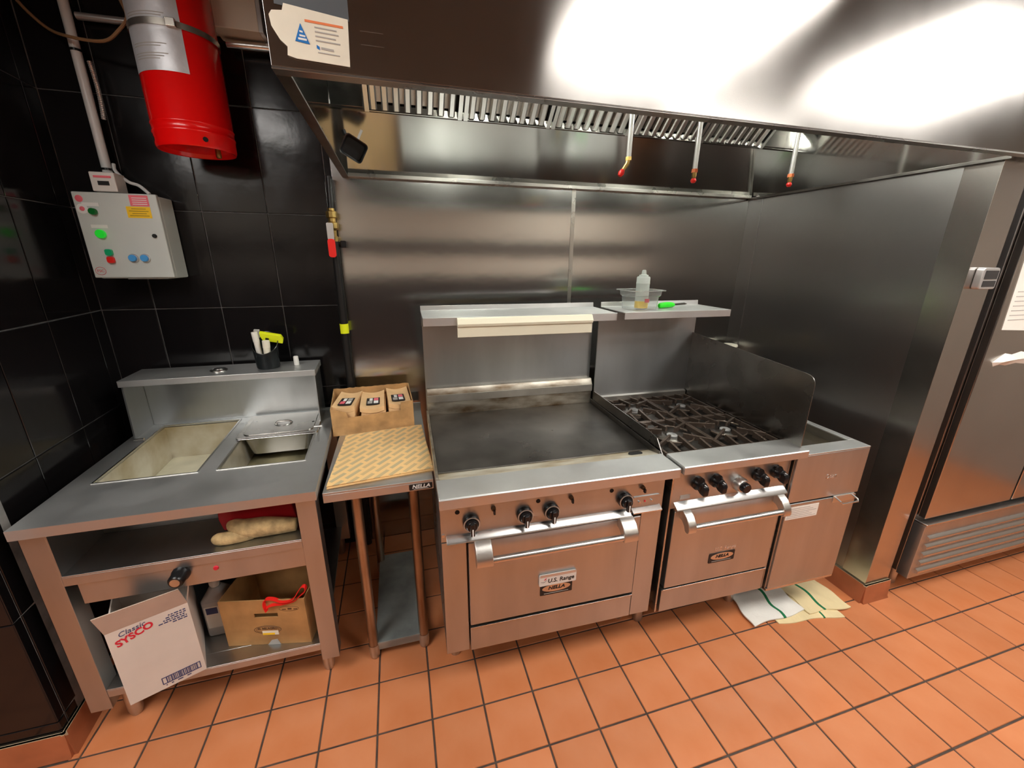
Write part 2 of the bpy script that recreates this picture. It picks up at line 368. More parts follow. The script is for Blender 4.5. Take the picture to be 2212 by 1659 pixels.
# rest of the room, seen only in reflections
struct(box('ceiling', (-3.2, 4.7, -4.3, 0.12, 2.75, 2.85), 'ceiling_white'))
wf = struct(box('wall_front', (-3.2, 4.7, -4.42, -4.3, 0, 2.8), 'wall_beige'))
box('reflected_band_low', (-3.2, 4.7, -4.3, -4.28, 0.105, 1.42), 'wall_dark', wf)  # dark band added so the steel back wall reflects dark low down
box('reflected_band_high', (-3.2, 4.7, -4.3, -4.28, 1.74, 1.95), 'wall_dark', wf)  # second added band, shaped to give the steel a dark reflected stripe
struct(box('wall_right_far', (4.58, 4.7, -4.3, 0.0, 0, 2.8), 'wall_grey'))
struct(box('wall_left_far', (-3.2, -3.1, -4.3, cy_, 0, 2.8), 'wall_dark'))

# ceiling lights; the left-wall panel and both far panels are added fill
for k, (x, y, wx, wy) in enumerate(PANELS):
    lab = ['recessed ceiling light panel in front of the middle of the hood', 'recessed ceiling light panel in front of the refrigerator', 'added ceiling light panel brightening the left wall corner', 'added ceiling light panel lighting the far wall, left', 'added ceiling light panel lighting the far wall, right'][k]
    t = thing('ceiling_light', lab, 'light', (x, y, 2.75), 0, 'ceiling light panels')
    bm = new_bm()
    for d in ((-wx / 2 - .03, wx / 2 + .03, -wy / 2 - .03, -wy / 2), (-wx / 2 - .03, wx / 2 + .03, wy / 2, wy / 2 + .03), (-wx / 2 - .03, -wx / 2, -wy / 2, wy / 2), (wx / 2, wx / 2 + .03, -wy / 2, wy / 2)): bx(bm, *d, -0.02, 0)
    obj('frame', bm, 'white_plastic', t)
    box('diffuser', (-wx / 2, wx / 2, -wy / 2, wy / 2, -0.012, -0.002), 'lamp_glow', t)

# ================================================================== HOOD
hood = thing('exhaust_hood', 'long stainless steel exhaust hood spanning the cooking equipment', 'hood', (0.93, -0.6, 2.083))
H = Vector((0.93, -0.6, 2.083))
def hb(name, d, m, bevel=0.001): return box(name, (d[0] - H.x, d[1] - H.x, d[2] - H.y, d[3] - H.y, d[4] - H.z, d[5] - H.z), m, hood, bevel)
XH0, XH1, YH, ZH = -0.296, 2.32, -1.242, 2.083
hb('front_panel', (XH0, XH1, YH, YH + 0.004, ZH, 2.75), 'steel_hood')
def sh(pts): return [(a - H.y, b - H.z) for a, b in pts]
obj('front_lip', prism(new_bm(), sh([(YH, ZH), (YH - 0.004, ZH - 0.006), (YH + 0.03, ZH - 0.006), (YH + 0.03, ZH + 0.035), (YH + 0.026, ZH + 0.035), (YH + 0.026, ZH)]), 'x', XH0 - H.x, XH1 - H.x), 'steel', hood, 0.001)
hb('end_panel', (XH0, XH0 + 0.003, YH + 0.004, -0.004, ZH, 2.75), 'steel_mirror')
hb('end_lip', (XH0, XH0 + 0.03, YH + 0.03, -0.004, ZH - 0.006, ZH), 'steel_dark')
hb('end_panel', (XW - 0.003, XW - 0.0005, YH + 0.004, -0.006, ZH, 2.75), 'steel_mirror')
hb('end_lip', (XW - 0.02, XW - 0.0065, YH + 0.03, -0.012, ZH - 0.012, ZH), 'steel_dark')
hb('rear_lip', (XH0 + 0.03, XW - 0.02, -0.035, -0.005, ZH - 0.005, ZH + 0.012), 'steel')
obj('plenum_panel', prism(new_bm(), sh([(-0.006, ZH + 0.012), (-0.006, ZH + 0.016), (-0.20, 2.314), (-0.225, 2.314), (-0.225, 2.334), (-0.229, 2.334), (-0.229, 2.308), (-0.203, 2.308), (-0.012, ZH + 0.012)]), 'x', XH0 + 0.003 - H.x, XW - 0.003 - H.x), 'steel_plenum', hood)
hb('canopy_top', (XH0 + 0.003, XW - 0.003, YH + 0.004, -0.006, 2.70, 2.72), 'steel')
for (x, y, z) in HOOD_LAMPS:
    l = obj('lamp', lathe(new_bm(), [(0.055, 0.14), (0.055, 0.06), (0.06, 0.055), (0.06, 0.0), (0.0, 0.0)], (x - H.x, y - H.y, z - H.z), n=20), 'steel_cast', hood)
    obj('bulb', lathe(new_bm(), [(0.0, 0.0), (0.05, -0.005), (0.055, -0.05), (0.04, -0.09), (0.0, -0.105)], (x - H.x, y - H.y, z - H.z), n=20), 'bulb_glow', l)
for z in (2.163, 2.139):
    obj('scratch', bx(new_bm(), -0.117 - H.x, -0.070 - H.x, YH - 0.0006 - H.y, YH - H.y, z - H.z, z + 0.0012 - H.z), 'steel_polished', hood)
# baffle filters
FL0, FW = -0.16, 0.424
ang = math.atan2(2.62 - 2.325, 0.52 - 0.215)
ca, sa = math.cos(ang), math.sin(ang)
flab = ['leftmost baffle grease filter in the hood, beside the black square pan', 'second baffle grease filter from the left in the hood', 'middle baffle grease filter of the five in the hood', 'fourth baffle grease filter from the left, behind the suppression drop pipes', 'rightmost baffle grease filter of the five in the hood']
proto = None
def inc(p):   # (x, s along slope, n normal towards room/below)
    return (p[0], -p[1] * ca - p[2] * sa, p[1] * sa - p[2] * ca)
def ibox(bm, x0, x1, s0, s1, n0, n1):
    b2 = new_bm(); bx(b2, x0, x1, s0, s1, n0, n1)
    for v in b2.verts: v.co = Vector(inc(v.co))
    me = bpy.data.meshes.new('t'); b2.to_mesh(me); b2.free(); bm.from_mesh(me); bpy.data.meshes.remove(me)
for k in range(5):
    t = thing('baffle_filter', flab[k], 'filter', (FL0 + FW * k, -0.213, 2.318), 0, 'baffle filters in the hood')
    if proto is None:
        bm = new_bm(); Lh = 0.42
        ibox(bm, 0.004, 0.022, 0, Lh, -0.02, 0.022); ibox(bm, FW - 0.022, FW - 0.004, 0, Lh, -0.02, 0.022)
        ibox(bm, 0.022, FW - 0.022, 0, 0.006, -0.02, 0.016); ibox(bm, 0.022, FW - 0.022, Lh - 0.02, Lh, -0.02, 0.022)
        parts = [obj('frame', bm, 'steel_polished', t)]
        bm = new_bm(); ibox(bm, 0.022, FW - 0.022, 0.006, Lh - 0.02, -0.022, -0.018); parts.append(obj('rear_mesh', bm, 'black_void', t))
        nb = 8; pitch = (FW - 0.044) / nb
        for q in range(nb):
            x0 = 0.022 + q * pitch + 0.004
            bm = new_bm()
            prof = [(x0, 0.004), (x0, 0.018), (x0 + 0.006, 0.022), (x0 + 0.023, 0.022), (x0 + 0.029, 0.018), (x0 + 0.029, 0.004), (x0 + 0.026, 0.004), (x0 + 0.026, 0.017), (x0 + 0.003, 0.017), (x0 + 0.003, 0.004)]
            A = [bm.verts.new(inc((p[0], 0.012, p[1]))) for p in prof]; B = [bm.verts.new(inc((p[0], Lh - 0.02, p[1]))) for p in prof]
            for i in range(len(prof)): bm.faces.new((A[i], A[(i + 1) % len(prof)], B[(i + 1) % len(prof)], B[i]))
            bm.faces.new(A); bm.faces.new(B)
            parts.append(obj('baffle', bm, 'steel_polished', t, smooth=0))
            if q < nb - 1:
                bm = new_bm(); xg = x0 + 0.029
                ibox(bm, xg - 0.006, xg + pitch - 0.029 + 0.006, 0.03, Lh - 0.02, -0.010, -0.006); parts.append(obj('rear_baffle', bm, 'steel_dull', t, smooth=0))
        proto = parts
    else:
        for c in proto:
            d = c.copy(); C.objects.link(d); d.parent = t
# right end of filter row: blanking plate
hb('blank_plate', (FL0 + 5 * FW, XW - 0.004, -0.24, -0.215, 2.314, 2.70), 'steel_mirror')
hb('blank_plate', (XH0 + 0.004, FL0, -0.24, -0.215, 2.314, 2.70), 'steel_mirror')
# suppression drops
dl = ['chrome suppression drop pipe with an angled red-tipped nozzle, leftmost of three', 'straight chrome suppression drop pipe with orange-tipped nozzle, middle of three', 'chrome suppression drop pipe nearest the right end of the hood']
for k, (x, zt) in enumerate(((0.908, 2.115), (1.244, 2.088), (1.79, 2.098))):
    t = thing('suppression_pipe', dl[k], 'pipe', (x, -0.6, 2.05), 0, 'fire suppression drops under the hood')
    obj('pipe', tube(new_bm(), [(0, 0, 0.66), (0, 0, zt - 2.05)], 0.0105, 12), 'silver_paint', t)
    z0 = zt - 2.05
    if k == 0:
        e = [(0, 0, z0), (-0.003, 0, z0 - 0.02), (-0.022, 0, z0 - 0.045), (-0.036, 0, z0 - 0.068)]
    else: e = [(0, 0, z0), (0, 0, z0 - 0.02), (0, 0, z0 - 0.032), (0, 0, z0 - 0.05)]
    obj('nut', tube(new_bm(), [(0, 0, z0 + 0.006), (0, 0, z0 - 0.008)], 0.014, 6), 'ink_orange' if k else 'brass', t, smooth=0)
    obj('nozzle_body', tube(new_bm(), e[:3], [0.0095, 0.0105, 0.008], 10), 'brass', t)
    n_ = obj('nozzle_cap', tube(new_bm(), [e[2], tuple((Vector(e[2]) + Vector(e[3])) / 2), e[3]], [0.009, 0.013, 0.008], 10), 'red_plastic', t)

# papers stuck on the hood
def sheet(name, pts, y, m, label, cat, th=0.0012, curl=0.0):
    cxm = sum(p[0] for p in pts) / len(pts); czm = min(p[1] for p in pts)
    o = obj(name, prism(new_bm(), [(p[0] - cxm, p[1] - czm) for p in pts], 'y', -th, 0), m, None, smooth=0)
    o.location = (cxm, y, czm); return tag(o, label, cat)
s1 = sheet('notice_sheet', [(-0.275, 2.188), (-0.275, 2.30), (-0.136, 2.30), (-0.137, 2.176), (-0.2, 2.182)], YH - 0.0005, 'paper_dark', 'dark grey notice sheet at the top left of the hood front', 'paper')
s2 = sheet('notice_sheet', [(-0.287, 2.168), (-0.281, 2.176), (-0.262, 2.178), (-0.258, 2.19), (-0.139, 2.178), (-0.143, 2.095), (-0.246, 2.099), (-0.262, 2.103), (-0.260, 2.118), (-0.272, 2.128), (-0.285, 2.150)], YH - 0.003, 'paper_cream', 'torn cream notice with a blue triangle logo on the hood front', 'paper')
c2 = s2.location
def on2(x, z): return (x - c2.x, -0.0018, z - c2.z)
def bar(name, x0, x1, z, h, m, parent, tilt=0.0):
    o = obj(name, prism(new_bm(), [(x0, z - h / 2), (x1, z - h / 2 + tilt), (x1, z + h / 2 + tilt), (x0, z + h / 2)], 'y', -0.0019, -0.0012), m, parent, smooth=0); return o
def B2(x0, x1, z, h, m, tilt=0.0): return bar('printed_line', x0 - c2.x, x1 - c2.x, z - c2.z, h, m, s2, tilt)
B2(-0.222, -0.150, 2.166, 0.004, 'ink_orange', -0.003)
for k, (a, b) in enumerate(((-0.205, -0.163), (-0.205, -0.160), (-0.205, -0.166), (-0.205, -0.158))): B2(a, b, 2.157 - k * 0.0075, 0.0022, 'ink_grey', -0.002)
B2(-0.196, -0.172, 2.122, 0.004, 'ink_grey', -0.002); B2(-0.203, -0.161, 2.114, 0.0018, 'ink_grey', -0.002)
obj('logo_triangle', prism(new_bm(), [(-0.244 - c2.x, 2.129 - c2.z), (-0.217 - c2.x, 2.126 - c2.z), (-0.231 - c2.x, 2.160 - c2.z)], 'y', -0.0022, -0.0012), 'ink_blue', s2)
bm = new_bm()
for q in ((-0.238, -0.222, 2.132, 0.0035), (-0.235, -0.224, 2.138, 0.003), (-0.234, -0.228, 2.145, 0.003)):
    prism(bm, [(q[0] - c2.x, q[2] - c2.z), (q[1] - c2.x, q[2] - 0.001 - c2.z), (q[1] - c2.x, q[2] + q[3] - 0.001 - c2.z), (q[0] - c2.x, q[2] + q[3] - c2.z)], 'y', -0.0026, -0.0021)
obj('logo_mark', bm, 'ink_white', s2)
B2(-0.2045, -0.199, 2.124, 0.006, 'ink_blue', -0.003)
# black square pan hanging at the left end
t = thing('square_pan', 'small black square pan hanging inside the left end of the hood', 'pan', (-0.235, -0.25, 2.115))
t.rotation_euler = (math.radians(10), math.radians(28), math.radians(12))
def rloop(bm, x, z, r, y, n=5): return [bm.verts.new((p[0], y, p[1])) for p in rrect(-x, x, -z, z, r, n)]
bm = new_bm()
loops = [rloop(bm, 0.040, 0.034, 0.012, 0.028), rloop(bm, 0.047, 0.041, 0.014, 0.0), rloop(bm, 0.049, 0.043, 0.015, -0.002), rloop(bm, 0.045, 0.039, 0.013, 0.0), rloop(bm, 0.038, 0.032, 0.011, 0.024)]
for i in range(4):
    for k in range(len(loops[0])): k2 = (k + 1) % len(loops[0]); bm.faces.new((loops[i][k], loops[i][k2], loops[i + 1][k2], loops[i + 1][k]))
bm.faces.new(loops[0]); bm.faces.new(loops[-1][::-1])
for v in bm.verts: v.co.z += 0.043
obj('body', bm, 'black_plastic', t)
obj('hanging_tab', bx(new_bm(), -0.005, 0.005, 0.0, 0.004, 0.084, 0.125), 'silver_paint', t, 0.001)
obj('handle_stub', tube(new_bm(), [(-0.046, 0.01, 0.07), (-0.062, 0.012, 0.085)], 0.008, 8), 'black_plastic', t)

# ================================================================== LEFT WALL FIXTURES
# fire suppression tank
t = thing('fire_tank', 'red fire suppression cylinder with a silver label on the black tile wall', 'tank', (-0.815, -0.20, 2.112))
obj('body', lathe(new_bm(), [(0.0, 0.022), (0.09, 0.020), (0.118, 0.012), (0.124, -0.002), (0.130, -0.004), (0.134, 0.004), (0.134, 0.042), (0.1365, 0.046), (0.1365, 0.052), (0.134, 0.056), (0.134, 0.072), (0.1365, 0.076), (0.1365, 0.08), (0.134, 0.084), (0.134, 0.56), (0.10, 0.615), (0.03, 0.635), (0.0, 0.635)], n=48), 'red_paint', t)
bm = new_bm(); n = 16; a0, a1 = math.radians(-152), math.radians(-62); ra = 0.1352
cols = []
for k in range(n + 1):
    a = a0 + (a1 - a0) * k / n; cols.append([bm.verts.new((ra * math.cos(a), ra * math.sin(a), z)) for z in (0.23, 0.55)])
for k in range(n): bm.faces.new((cols[k][0], cols[k + 1][0], cols[k + 1][1], cols[k][1]))
lb = obj('label', bm, 'label_silver', t)
bm = new_bm()
for (z, aa, ab) in ((0.47, -140, -118), (0.462, -140, -122), (0.40, -138, -80), (0.392, -138, -84), (0.384, -138, -88), (0.31, -138, -84), (0.302, -138, -92), (0.28, -138, -84), (0.272, -136, -90), (0.264, -136, -96)):
    P = [math.radians(aa + (ab - aa) * k / 8) for k in range(9)]
    V = [(bm.verts.new((0.1356 * math.cos(q), 0.1356 * math.sin(q), z)), bm.verts.new((0.1356 * math.cos(q), 0.1356 * math.sin(q), z + 0.003))) for q in P]
    for k in range(8): bm.faces.new((V[k][0], V[k + 1][0], V[k + 1][1], V[k][1]))
obj('printed_lines', bm, 'ink_grey', lb)
st = obj('clamp_strap', lathe(new_bm(), [(0.1366, 0.365), (0.1385, 0.365), (0.1385, 0.385), (0.1366, 0.385), (0.1366, 0.365)], n=48), 'steel_strap', t)
obj('buckle', bx(new_bm(), 0.025, 0.055, -0.145, -0.128, 0.362, 0.388), 'steel_strap', st, 0.002)
obj('wall_bracket', bx(new_bm(), -0.05, 0.05, 0.13, 0.198, 0.12, 0.55), 'red_paint', t, 0.003)
for a in (-150, -58): 
    obj('plug', lathe(new_bm(), [(0.0, 0.003), (0.009, 0.002), (0.009, 0.0)], (0.134 * math.cos(math.radians(a)), 0.134 * math.sin(math.radians(a)), 0.022), (math.cos(math.radians(a)), math.sin(math.radians(a)), 0), 10), 'black_void', t)
obj('drain_fitting', lathe(new_bm(), [(0.0, -0.022), (0.009, -0.020), (0.011, -0.008), (0.009, 0.022)], (0.07, 0.0, 0.0), n=12), 'brass', t)

# control panel
t = thing('control_panel', 'pale grey control box with coloured buttons on the black tile wall', 'control box', (-1.165, 0.0, 1.612))
obj('enclosure', bx(new_bm(), -0.138, 0.142, -0.118, -0.006, 0.0, 0.335), 'panel_grey', t, 0.006)
door = obj('door', bx(new_bm(), -0.145, 0.142, -0.14, -0.120, 0.004, 0.340), 'panel_grey', t, 0.004)
YD = -0.14
def pd(x, z): return x + 1.165, z - 1.612
def disc(name, x, z, r, h, m, y=YD, parent=door, n=20): return obj(name, lathe(new_bm(), [(0.0, h), (r * 0.9, h), (r, h - min(0.002, h * .4)), (r, 0.0)], (x, y, z), (0, -1, 0), n), m, parent)
for (x, z, r, h, m) in ((-0.085, 0.266, 0.013, 0.016, 'green_dark'), (-0.080, 0.180, 0.017, 0.014, 'green_lamp'), (0.010, 0.085, 0.014, 0.016, 'blue_lamp'), (0.052, 0.085, 0.014, 0.016, 'blue_lamp')):
    if m == 'blue_lamp': disc('bezel', x, z, r + 0.004, 0.007, 'silver_paint')
    disc('button', x, z, r, h, m)
obj('start_button', prism(new_bm(), rrect(-0.081, -0.057, 0.095, 0.120, 0.007), 'y', YD - 0.012, YD), 'green_teal', door)
obj('stop_button', prism(new_bm(), rrect(-0.081, -0.057, 0.065, 0.090, 0.007), 'y', YD - 0.012, YD), 'red_plastic', door)
disc('lock', 0.105, 0.176, 0.008, 0.008, 'black_void')
for (x0, x1, z0, z1) in ((-0.118, -0.062, 0.286, 0.300), (-0.108, -0.052, 0.203, 0.216)):
    p_ = obj('name_strip', bx(new_bm(), x0, x1, YD - 0.0012, YD, z0, z1), 'ink_white', door)
obj('warning_sticker', bx(new_bm(), 0.046, 0.112, YD - 0.0012, YD, 0.292, 0.334), 'ink_pink', door)
bm = new_bm()
for k in range(4): bx(bm, 0.055, 0.106, YD - 0.0017, YD - 0.001, 0.298 + k * 0.008, 0.3005 + k * 0.008)
obj('printed_lines', bm, 'ink_white', door)
obj('caution_sticker', bx(new_bm(), 0.028, 0.112, YD - 0.0014, YD, 0.246, 0.290), 'sticker_yellow', door)
bm = new_bm()
for k in range(4): bx(bm, 0.036 + (k % 2) * .01, 0.104 - (k % 2) * .008, YD - 0.0019, YD - 0.0012, 0.2535 + k * 0.009, 0.2552 + k * 0.009)
obj('printed_lines', bm, 'ink_brown', door)
disc('maple_sticker', -0.123, 0.314, 0.013, 0.001, 'ink_pink'); disc('round_sticker', -0.121, 0.276, 0.019, 0.001, 'ink_white'); disc('round_logo', -0.121, 0.276, 0.009, 0.0016, 'ink_pink')
bm = new_bm(); tube(bm, [(-0.118 + 0.018 * math.cos(a * math.pi / 10), YD - 0.0005, 0.032 + 0.016 * math.sin(a * math.pi / 10)) for a in range(21)], 0.0008, 6, False)
obj('round_logo', bm, 'ink_red', door); text('lettering', 'FSC', 0.015, 'ink_red', door, (-0.118, YD - 0.0006, 0.032))
bm = new_bm(); bx(bm, -0.05, 0.10, -0.10, -0.02, -0.004, 0.0)
obj('bottom_flange', bm, 'panel_grey', t)
# switch box on top of panel
t = thing('junction_box', 'small white warning-labelled junction box on top of the control box', 'junction box', (-1.195, -0.10, 1.957))
b_ = obj('body', bx(new_bm(), -0.042, 0.042, -0.035, 0.04, -0.001, 0.072), 'white_plastic', t, 0.004)
obj('window', bx(new_bm(), -0.018, 0.020, -0.0365, -0.035, 0.022, 0.038), 'screen_dark', b_)
obj('printed_line', bx(new_bm(), -0.028, 0.030, -0.0365, -0.035, 0.05, 0.058), 'ink_pink', b_)
o = obj('conduit_pipe', tube(new_bm(), [(0, 0, 0), (0, 0, 0.72)], 0.0165, 16), 'pipe_white'); o.location = (-1.213, -0.05, 2.028); tag(o, 'upright white conduit pipe rising from the control box', 'pipe')
o = obj('conduit_pipe', tube(new_bm(), [(0, 0, 0), (0.68, 0, 0.008)], 0.0125, 14), 'silver_paint'); o.location = (-1.192, -0.03, 2.588); tag(o, 'horizontal grey conduit pipe running behind the red tank', 'pipe')
# flexible corrugated sleeve
bm = new_bm(); pts = []; rs = []
for k in range(61):
    s_ = k / 60; pts.append((0.006 * math.sin(s_ * 3), 0, 0.20 * s_)); rs.append(0.0085 if k % 2 else 0.0065)
o = obj('flexible_sleeve', tube(bm, pts, rs, 10), 'silver_paint'); o.location = (-1.178, -0.052, 2.235); tag(o, 'ribbed flexible sleeve tied against the white conduit', 'sleeve')
o = obj('cable', tube(new_bm(), smooth_path([(0, 0, 0), (0.006, -0.01, -0.03), (0.05, -0.03, -0.07), (0.09, -0.04, -0.085), (0.125, -0.05, -0.118)], 5), 0.0065, 8), 'pipe_white'); o.location = (-1.19, -0.04, 2.075); tag(o, 'short white cable bending down into the control box top', 'cable')
for z in (2.047, 2.462):
    o = obj('cable_tie', lathe(new_bm(), [(0.0172, 0), (0.020, 0), (0.020, 0.008), (0.0172, 0.008), (0.0172, 0)], n=20), 'black_plastic'); o.location = (-1.213, -0.05, z)
    tag(o, 'black cable tie around the white conduit, %s' % ('just above the control box' if z < 2.2 else 'level with the red tank label'), 'cable tie', 'cable ties on the conduit')
o = obj('brown_wire', tube(new_bm(), smooth_path([(-0.42, 0.04, 0.20), (-0.40, 0.02, 0.12), (-0.32, 0.0, 0.03), (-0.22, -0.06, -0.015), (-0.10, -0.10, -0.03), (-0.03, -0.13, 0.0), (0.0, -0.12, 0.05), (-0.02, -0.10, 0.12), (-0.05, -0.05, 0.25)], 6), 0.0055, 8), 'wire_brown'); o.location = (-0.965, -0.06, 2.50); tag(o, 'loose brown tube looping from the left wall to the red tank', 'tube')
# cream box high on the wall
t = thing('wall_box', 'cream electrical box with a silver frame between red tank and hood', 'electrical box', (-0.615, 0.0, 2.575))
obj('body', bx(new_bm(), -0.095, 0.075, -0.13, -0.004, 0.0, 0.165), 'wall_beige', t, 0.004)
obj('edge_strip', bx(new_bm(), 0.076, 0.092, -0.14, -0.004, -0.004, 0.165), 'silver_paint', t, 0.002)
o = obj('conduit_pipe', tube(new_bm(), [(0, 0, 0), (0.20, 0, 0.005)], 0.016, 14), 'steel_polished'); o.location = (-0.685, -0.055, 2.548); tag(o, 'short polished pipe below the cream electrical box', 'pipe')

# gas line with red valve
t = thing('gas_pipe', 'black gas pipe with a red lever valve and yellow tape', 'gas pipe', (-0.362, -0.055, 0.0))
obj('pipe', tube(new_bm(), [(0.0, 0, 0.01), (0.004, 0, 1.80)], 0.019, 14), 'pipe_black', t)
obj('pipe', tube(new_bm(), [(0.006, 0, 1.92), (0.012, 0.0, 2.07)], 0.014, 12), 'pipe_black', t)
obj('yellow_tape', lathe(new_bm(), [(0.0195, 0), (0.0215, 0), (0.0215, 0.05), (0.0195, 0.05), (0.0195, 0)], (0.003, 0, 1.325), n=20), 'tape_neon', t)
v_ = obj('valve_body', lathe(new_bm(), [(0.0, 1.78), (0.021, 1.78), (0.021, 1.80), (0.016, 1.805), (0.016, 1.83), (0.027, 1.84), (0.027, 1.865), (0.018, 1.87), (0.018, 1.885), (0.026, 1.89), (0.026, 1.915), (0.017, 1.92), (0.017, 1.93), (0, 1.93)], (0.004, 0, 0), n=10), 'brass', t, smooth=20)
obj('stem', tube(new_bm(), [(0.0, -0.02, 1.85), (-0.004, -0.052, 1.85)], 0.010, 10), 'brass', v_)
obj('lever', prism(new_bm(), rrect(-0.018, 0.012, 1.785, 1.862, 0.006), 'y', -0.058, -0.052), 'silver_paint', t, 0.001)
g_ = obj('lever_grip', prism(new_bm(), rrect(-0.020, 0.013, 1.705, 1.79, 0.012), 'y', -0.066, -0.050), 'red_plastic', t, 0.002)
bm = new_bm(); tube(bm, [(-0.03, 0.03, 1.765), (0.045, 0.03, 1.768)], 0.011, 10); obj('pipe_clamp', bm, 'black_plastic', t)
obj('clamp_ear', bx(new_bm(), 0.030, 0.056, -0.004, 0.052, 1.752, 1.784), 'black_plastic', t, 0.003)

# ================================================================== WARMER (steam table)
SHR = -0.04
wm = thing('steam_table', 'stainless steel steam table with two wells beside the left wall', 'steam table', (-0.4129, -0.9255, 0.0))
def wb_(name, d, m, bevel=0.0015, parent=None): return box(name, d, m, parent or wm, bevel, shear=SHR)
x0, x1 = -0.861, 0.0
WLX, WRX, WY = (-0.776, -0.452), (-0.380, -0.073), (0.264, 0.815)
bm = new_bm()
for d in ((x0, x1, 0.0, WY[0]), (x0, x1, WY[1], 0.90), (x0, WLX[0], WY[0], WY[1]), (WLX[1], WRX[0], WY[0], WY[1]), (WRX[1], x1, WY[0], WY[1])): bx(bm, *d, 0.905, 0.9126)
bx(bm, x0, x1, 0.0, 0.006, 0.8777, 0.905); bx(bm, x1 - 0.006, x1, 0.006, 0.9, 0.8777, 0.905); bx(bm, x0, x0 + 0.006, 0.006, 0.9, 0.8777, 0.905)
obj('counter_top', bm, 'steel_top', wm, 0.0, shear=SHR)
for nm, (a, b) in (('well', WLX), ('well', WRX)):
    bm = new_bm(); d = 0.735; th = 0.003
    bx(bm, a, b, WY[0], WY[1], d - th, d); bx(bm, a - th, a, WY[0], WY[1], d, 0.908); bx(bm, b, b + th, WY[0], WY[1], d, 0.908); bx(bm, a, b, WY[0] - th, WY[0], d, 0.908); bx(bm, a, b, WY[1], WY[1] + th, d, 0.908)
    obj('well', bm, 'well_steel', wm, shear=SHR)
    bm = new_bm(); z = 0.9126; rw = 0.006
    for q in ((a - rw, b + rw, WY[0] - rw, WY[0]), (a - rw, b + rw, WY[1], WY[1] + rw), (a - rw, a, WY[0], WY[1]), (b, b + rw, WY[0], WY[1])): bx(bm, *q, z, z + 0.003)
    obj('well_rim', bm, 'steel_polished', wm, shear=SHR)
for (x, y) in ((-0.80, 0.64), (-0.06, 0.60)):
    obj('pin', tube(new_bm(), [(x - 0.018, y, 0.922), (x + 0.018, y, 0.922)], 0.0065, 10), 'steel_polished', wm, shear=SHR)
# riser
bm = new_bm(); prism(bm, [(0.675, 0.9126), (0.69, 1.158), (0.875, 1.158), (0.875, 0.9126)], 'x', x0 + 0.024, x0 + 0.030); obj('riser_side', bm, 'steel_front', wm, shear=SHR)
bm = new_bm(); prism(bm, [(0.675, 0.9126), (0.69, 1.158), (0.875, 1.158), (0.875, 0.9126)], 'x', -0.062, -0.056); obj('riser_side', bm, 'steel_front', wm, shear=SHR)
wb_('riser_back', (x0 + 0.030, -0.062, 0.845, 0.852, 0.9126, 1.158), 'steel_front')
wb_('riser_shelf', (x0 + 0.022, -0.050, 0.672, 0.885, 1.158, 1.187), 'steel_top', 0.002)
# legs and feet
for (xa, ya) in ((x0 + 0.008, 0.02), (-0.075, 0.02), (x0 + 0.008, 0.80), (-0.075, 0.80)):
    l_ = wb_('leg', (xa, xa + 0.066, ya, ya + 0.066, 0.117, 0.8777), 'steel_front')
    obj('foot', lathe(new_bm(), [(0.0, 0.0), (0.017, 0.0), (0.021, 0.012), (0.024, 0.03), (0.024, 0.171)], (xa + (0.085 if xa < -0.5 else 0.005) + SHR * ya, ya + (0.065 if ya < 0.5 else 0.033), 0.0), n=16), 'steel_dull', l_)
lx, rx = x0 + 0.074, -0.075
bm = new_bm(); bx(bm, lx, rx, 0.02, 0.80, 0.705, 0.711); bx(bm, lx, rx, 0.02, 0.026, 0.672, 0.705); obj('middle_shelf', bm, 'steel_front', wm, 0.001, shear=SHR)
wb_('cubby_side', (lx, lx + 0.004, 0.02, 0.80, 0.711, 0.8777), 'steel_front', 0); wb_('cubby_side', (rx - 0.004, rx, 0.086, 0.80, 0.711, 0.8777), 'steel_front', 0)
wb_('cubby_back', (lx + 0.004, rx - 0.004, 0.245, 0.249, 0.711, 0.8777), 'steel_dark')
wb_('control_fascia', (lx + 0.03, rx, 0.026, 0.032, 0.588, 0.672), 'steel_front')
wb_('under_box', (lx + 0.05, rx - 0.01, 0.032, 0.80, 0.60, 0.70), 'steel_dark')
bm = new_bm(); bx(bm, lx - 0.03, rx + 0.03, 0.086, 0.80, 0.200, 0.206); bx(bm, lx, rx, 0.022, 0.086, 0.200, 0.206); bx(bm, lx, rx, 0.022, 0.028, 0.170, 0.2); obj('bottom_shelf', bm, 'steel_front', wm, 0.001, shear=SHR)
k_ = obj('thermostat_knob', lathe(new_bm(), [(0.0, 0.05), (0.019, 0.05), (0.024, 0.044), (0.025, 0.014), (0.028, 0.010), (0.028, 0.0)], (-0.468, 0.026, 0.648), (0, -1, 0), 24), 'black_plastic', wm)
obj('knob_cap', lathe(new_bm(), [(0.0, 0.0515), (0.015, 0.0515), (0.015, 0.049)], (-0.468, 0.026, 0.648), (0, -1, 0), 20), 'steel_dull', k_)
obj('pilot_lamp', lathe(new_bm(), [(0.0, 0.006), (0.007, 0.005), (0.009, 0.0)], (-0.364, 0.026, 0.645), (0, -1, 0), 14), 'ink_red', wm)
# water in wells
for (a, b), m, z in ((WLX, 'water_dirty', 0.742), (WRX, 'water_dark', 0.775)):
    o = box('water', (a + 0.001, b - 0.001, WY[0] + 0.001, WY[1] - 0.001, 0.7355, z), m, wm, 0, shear=SHR)
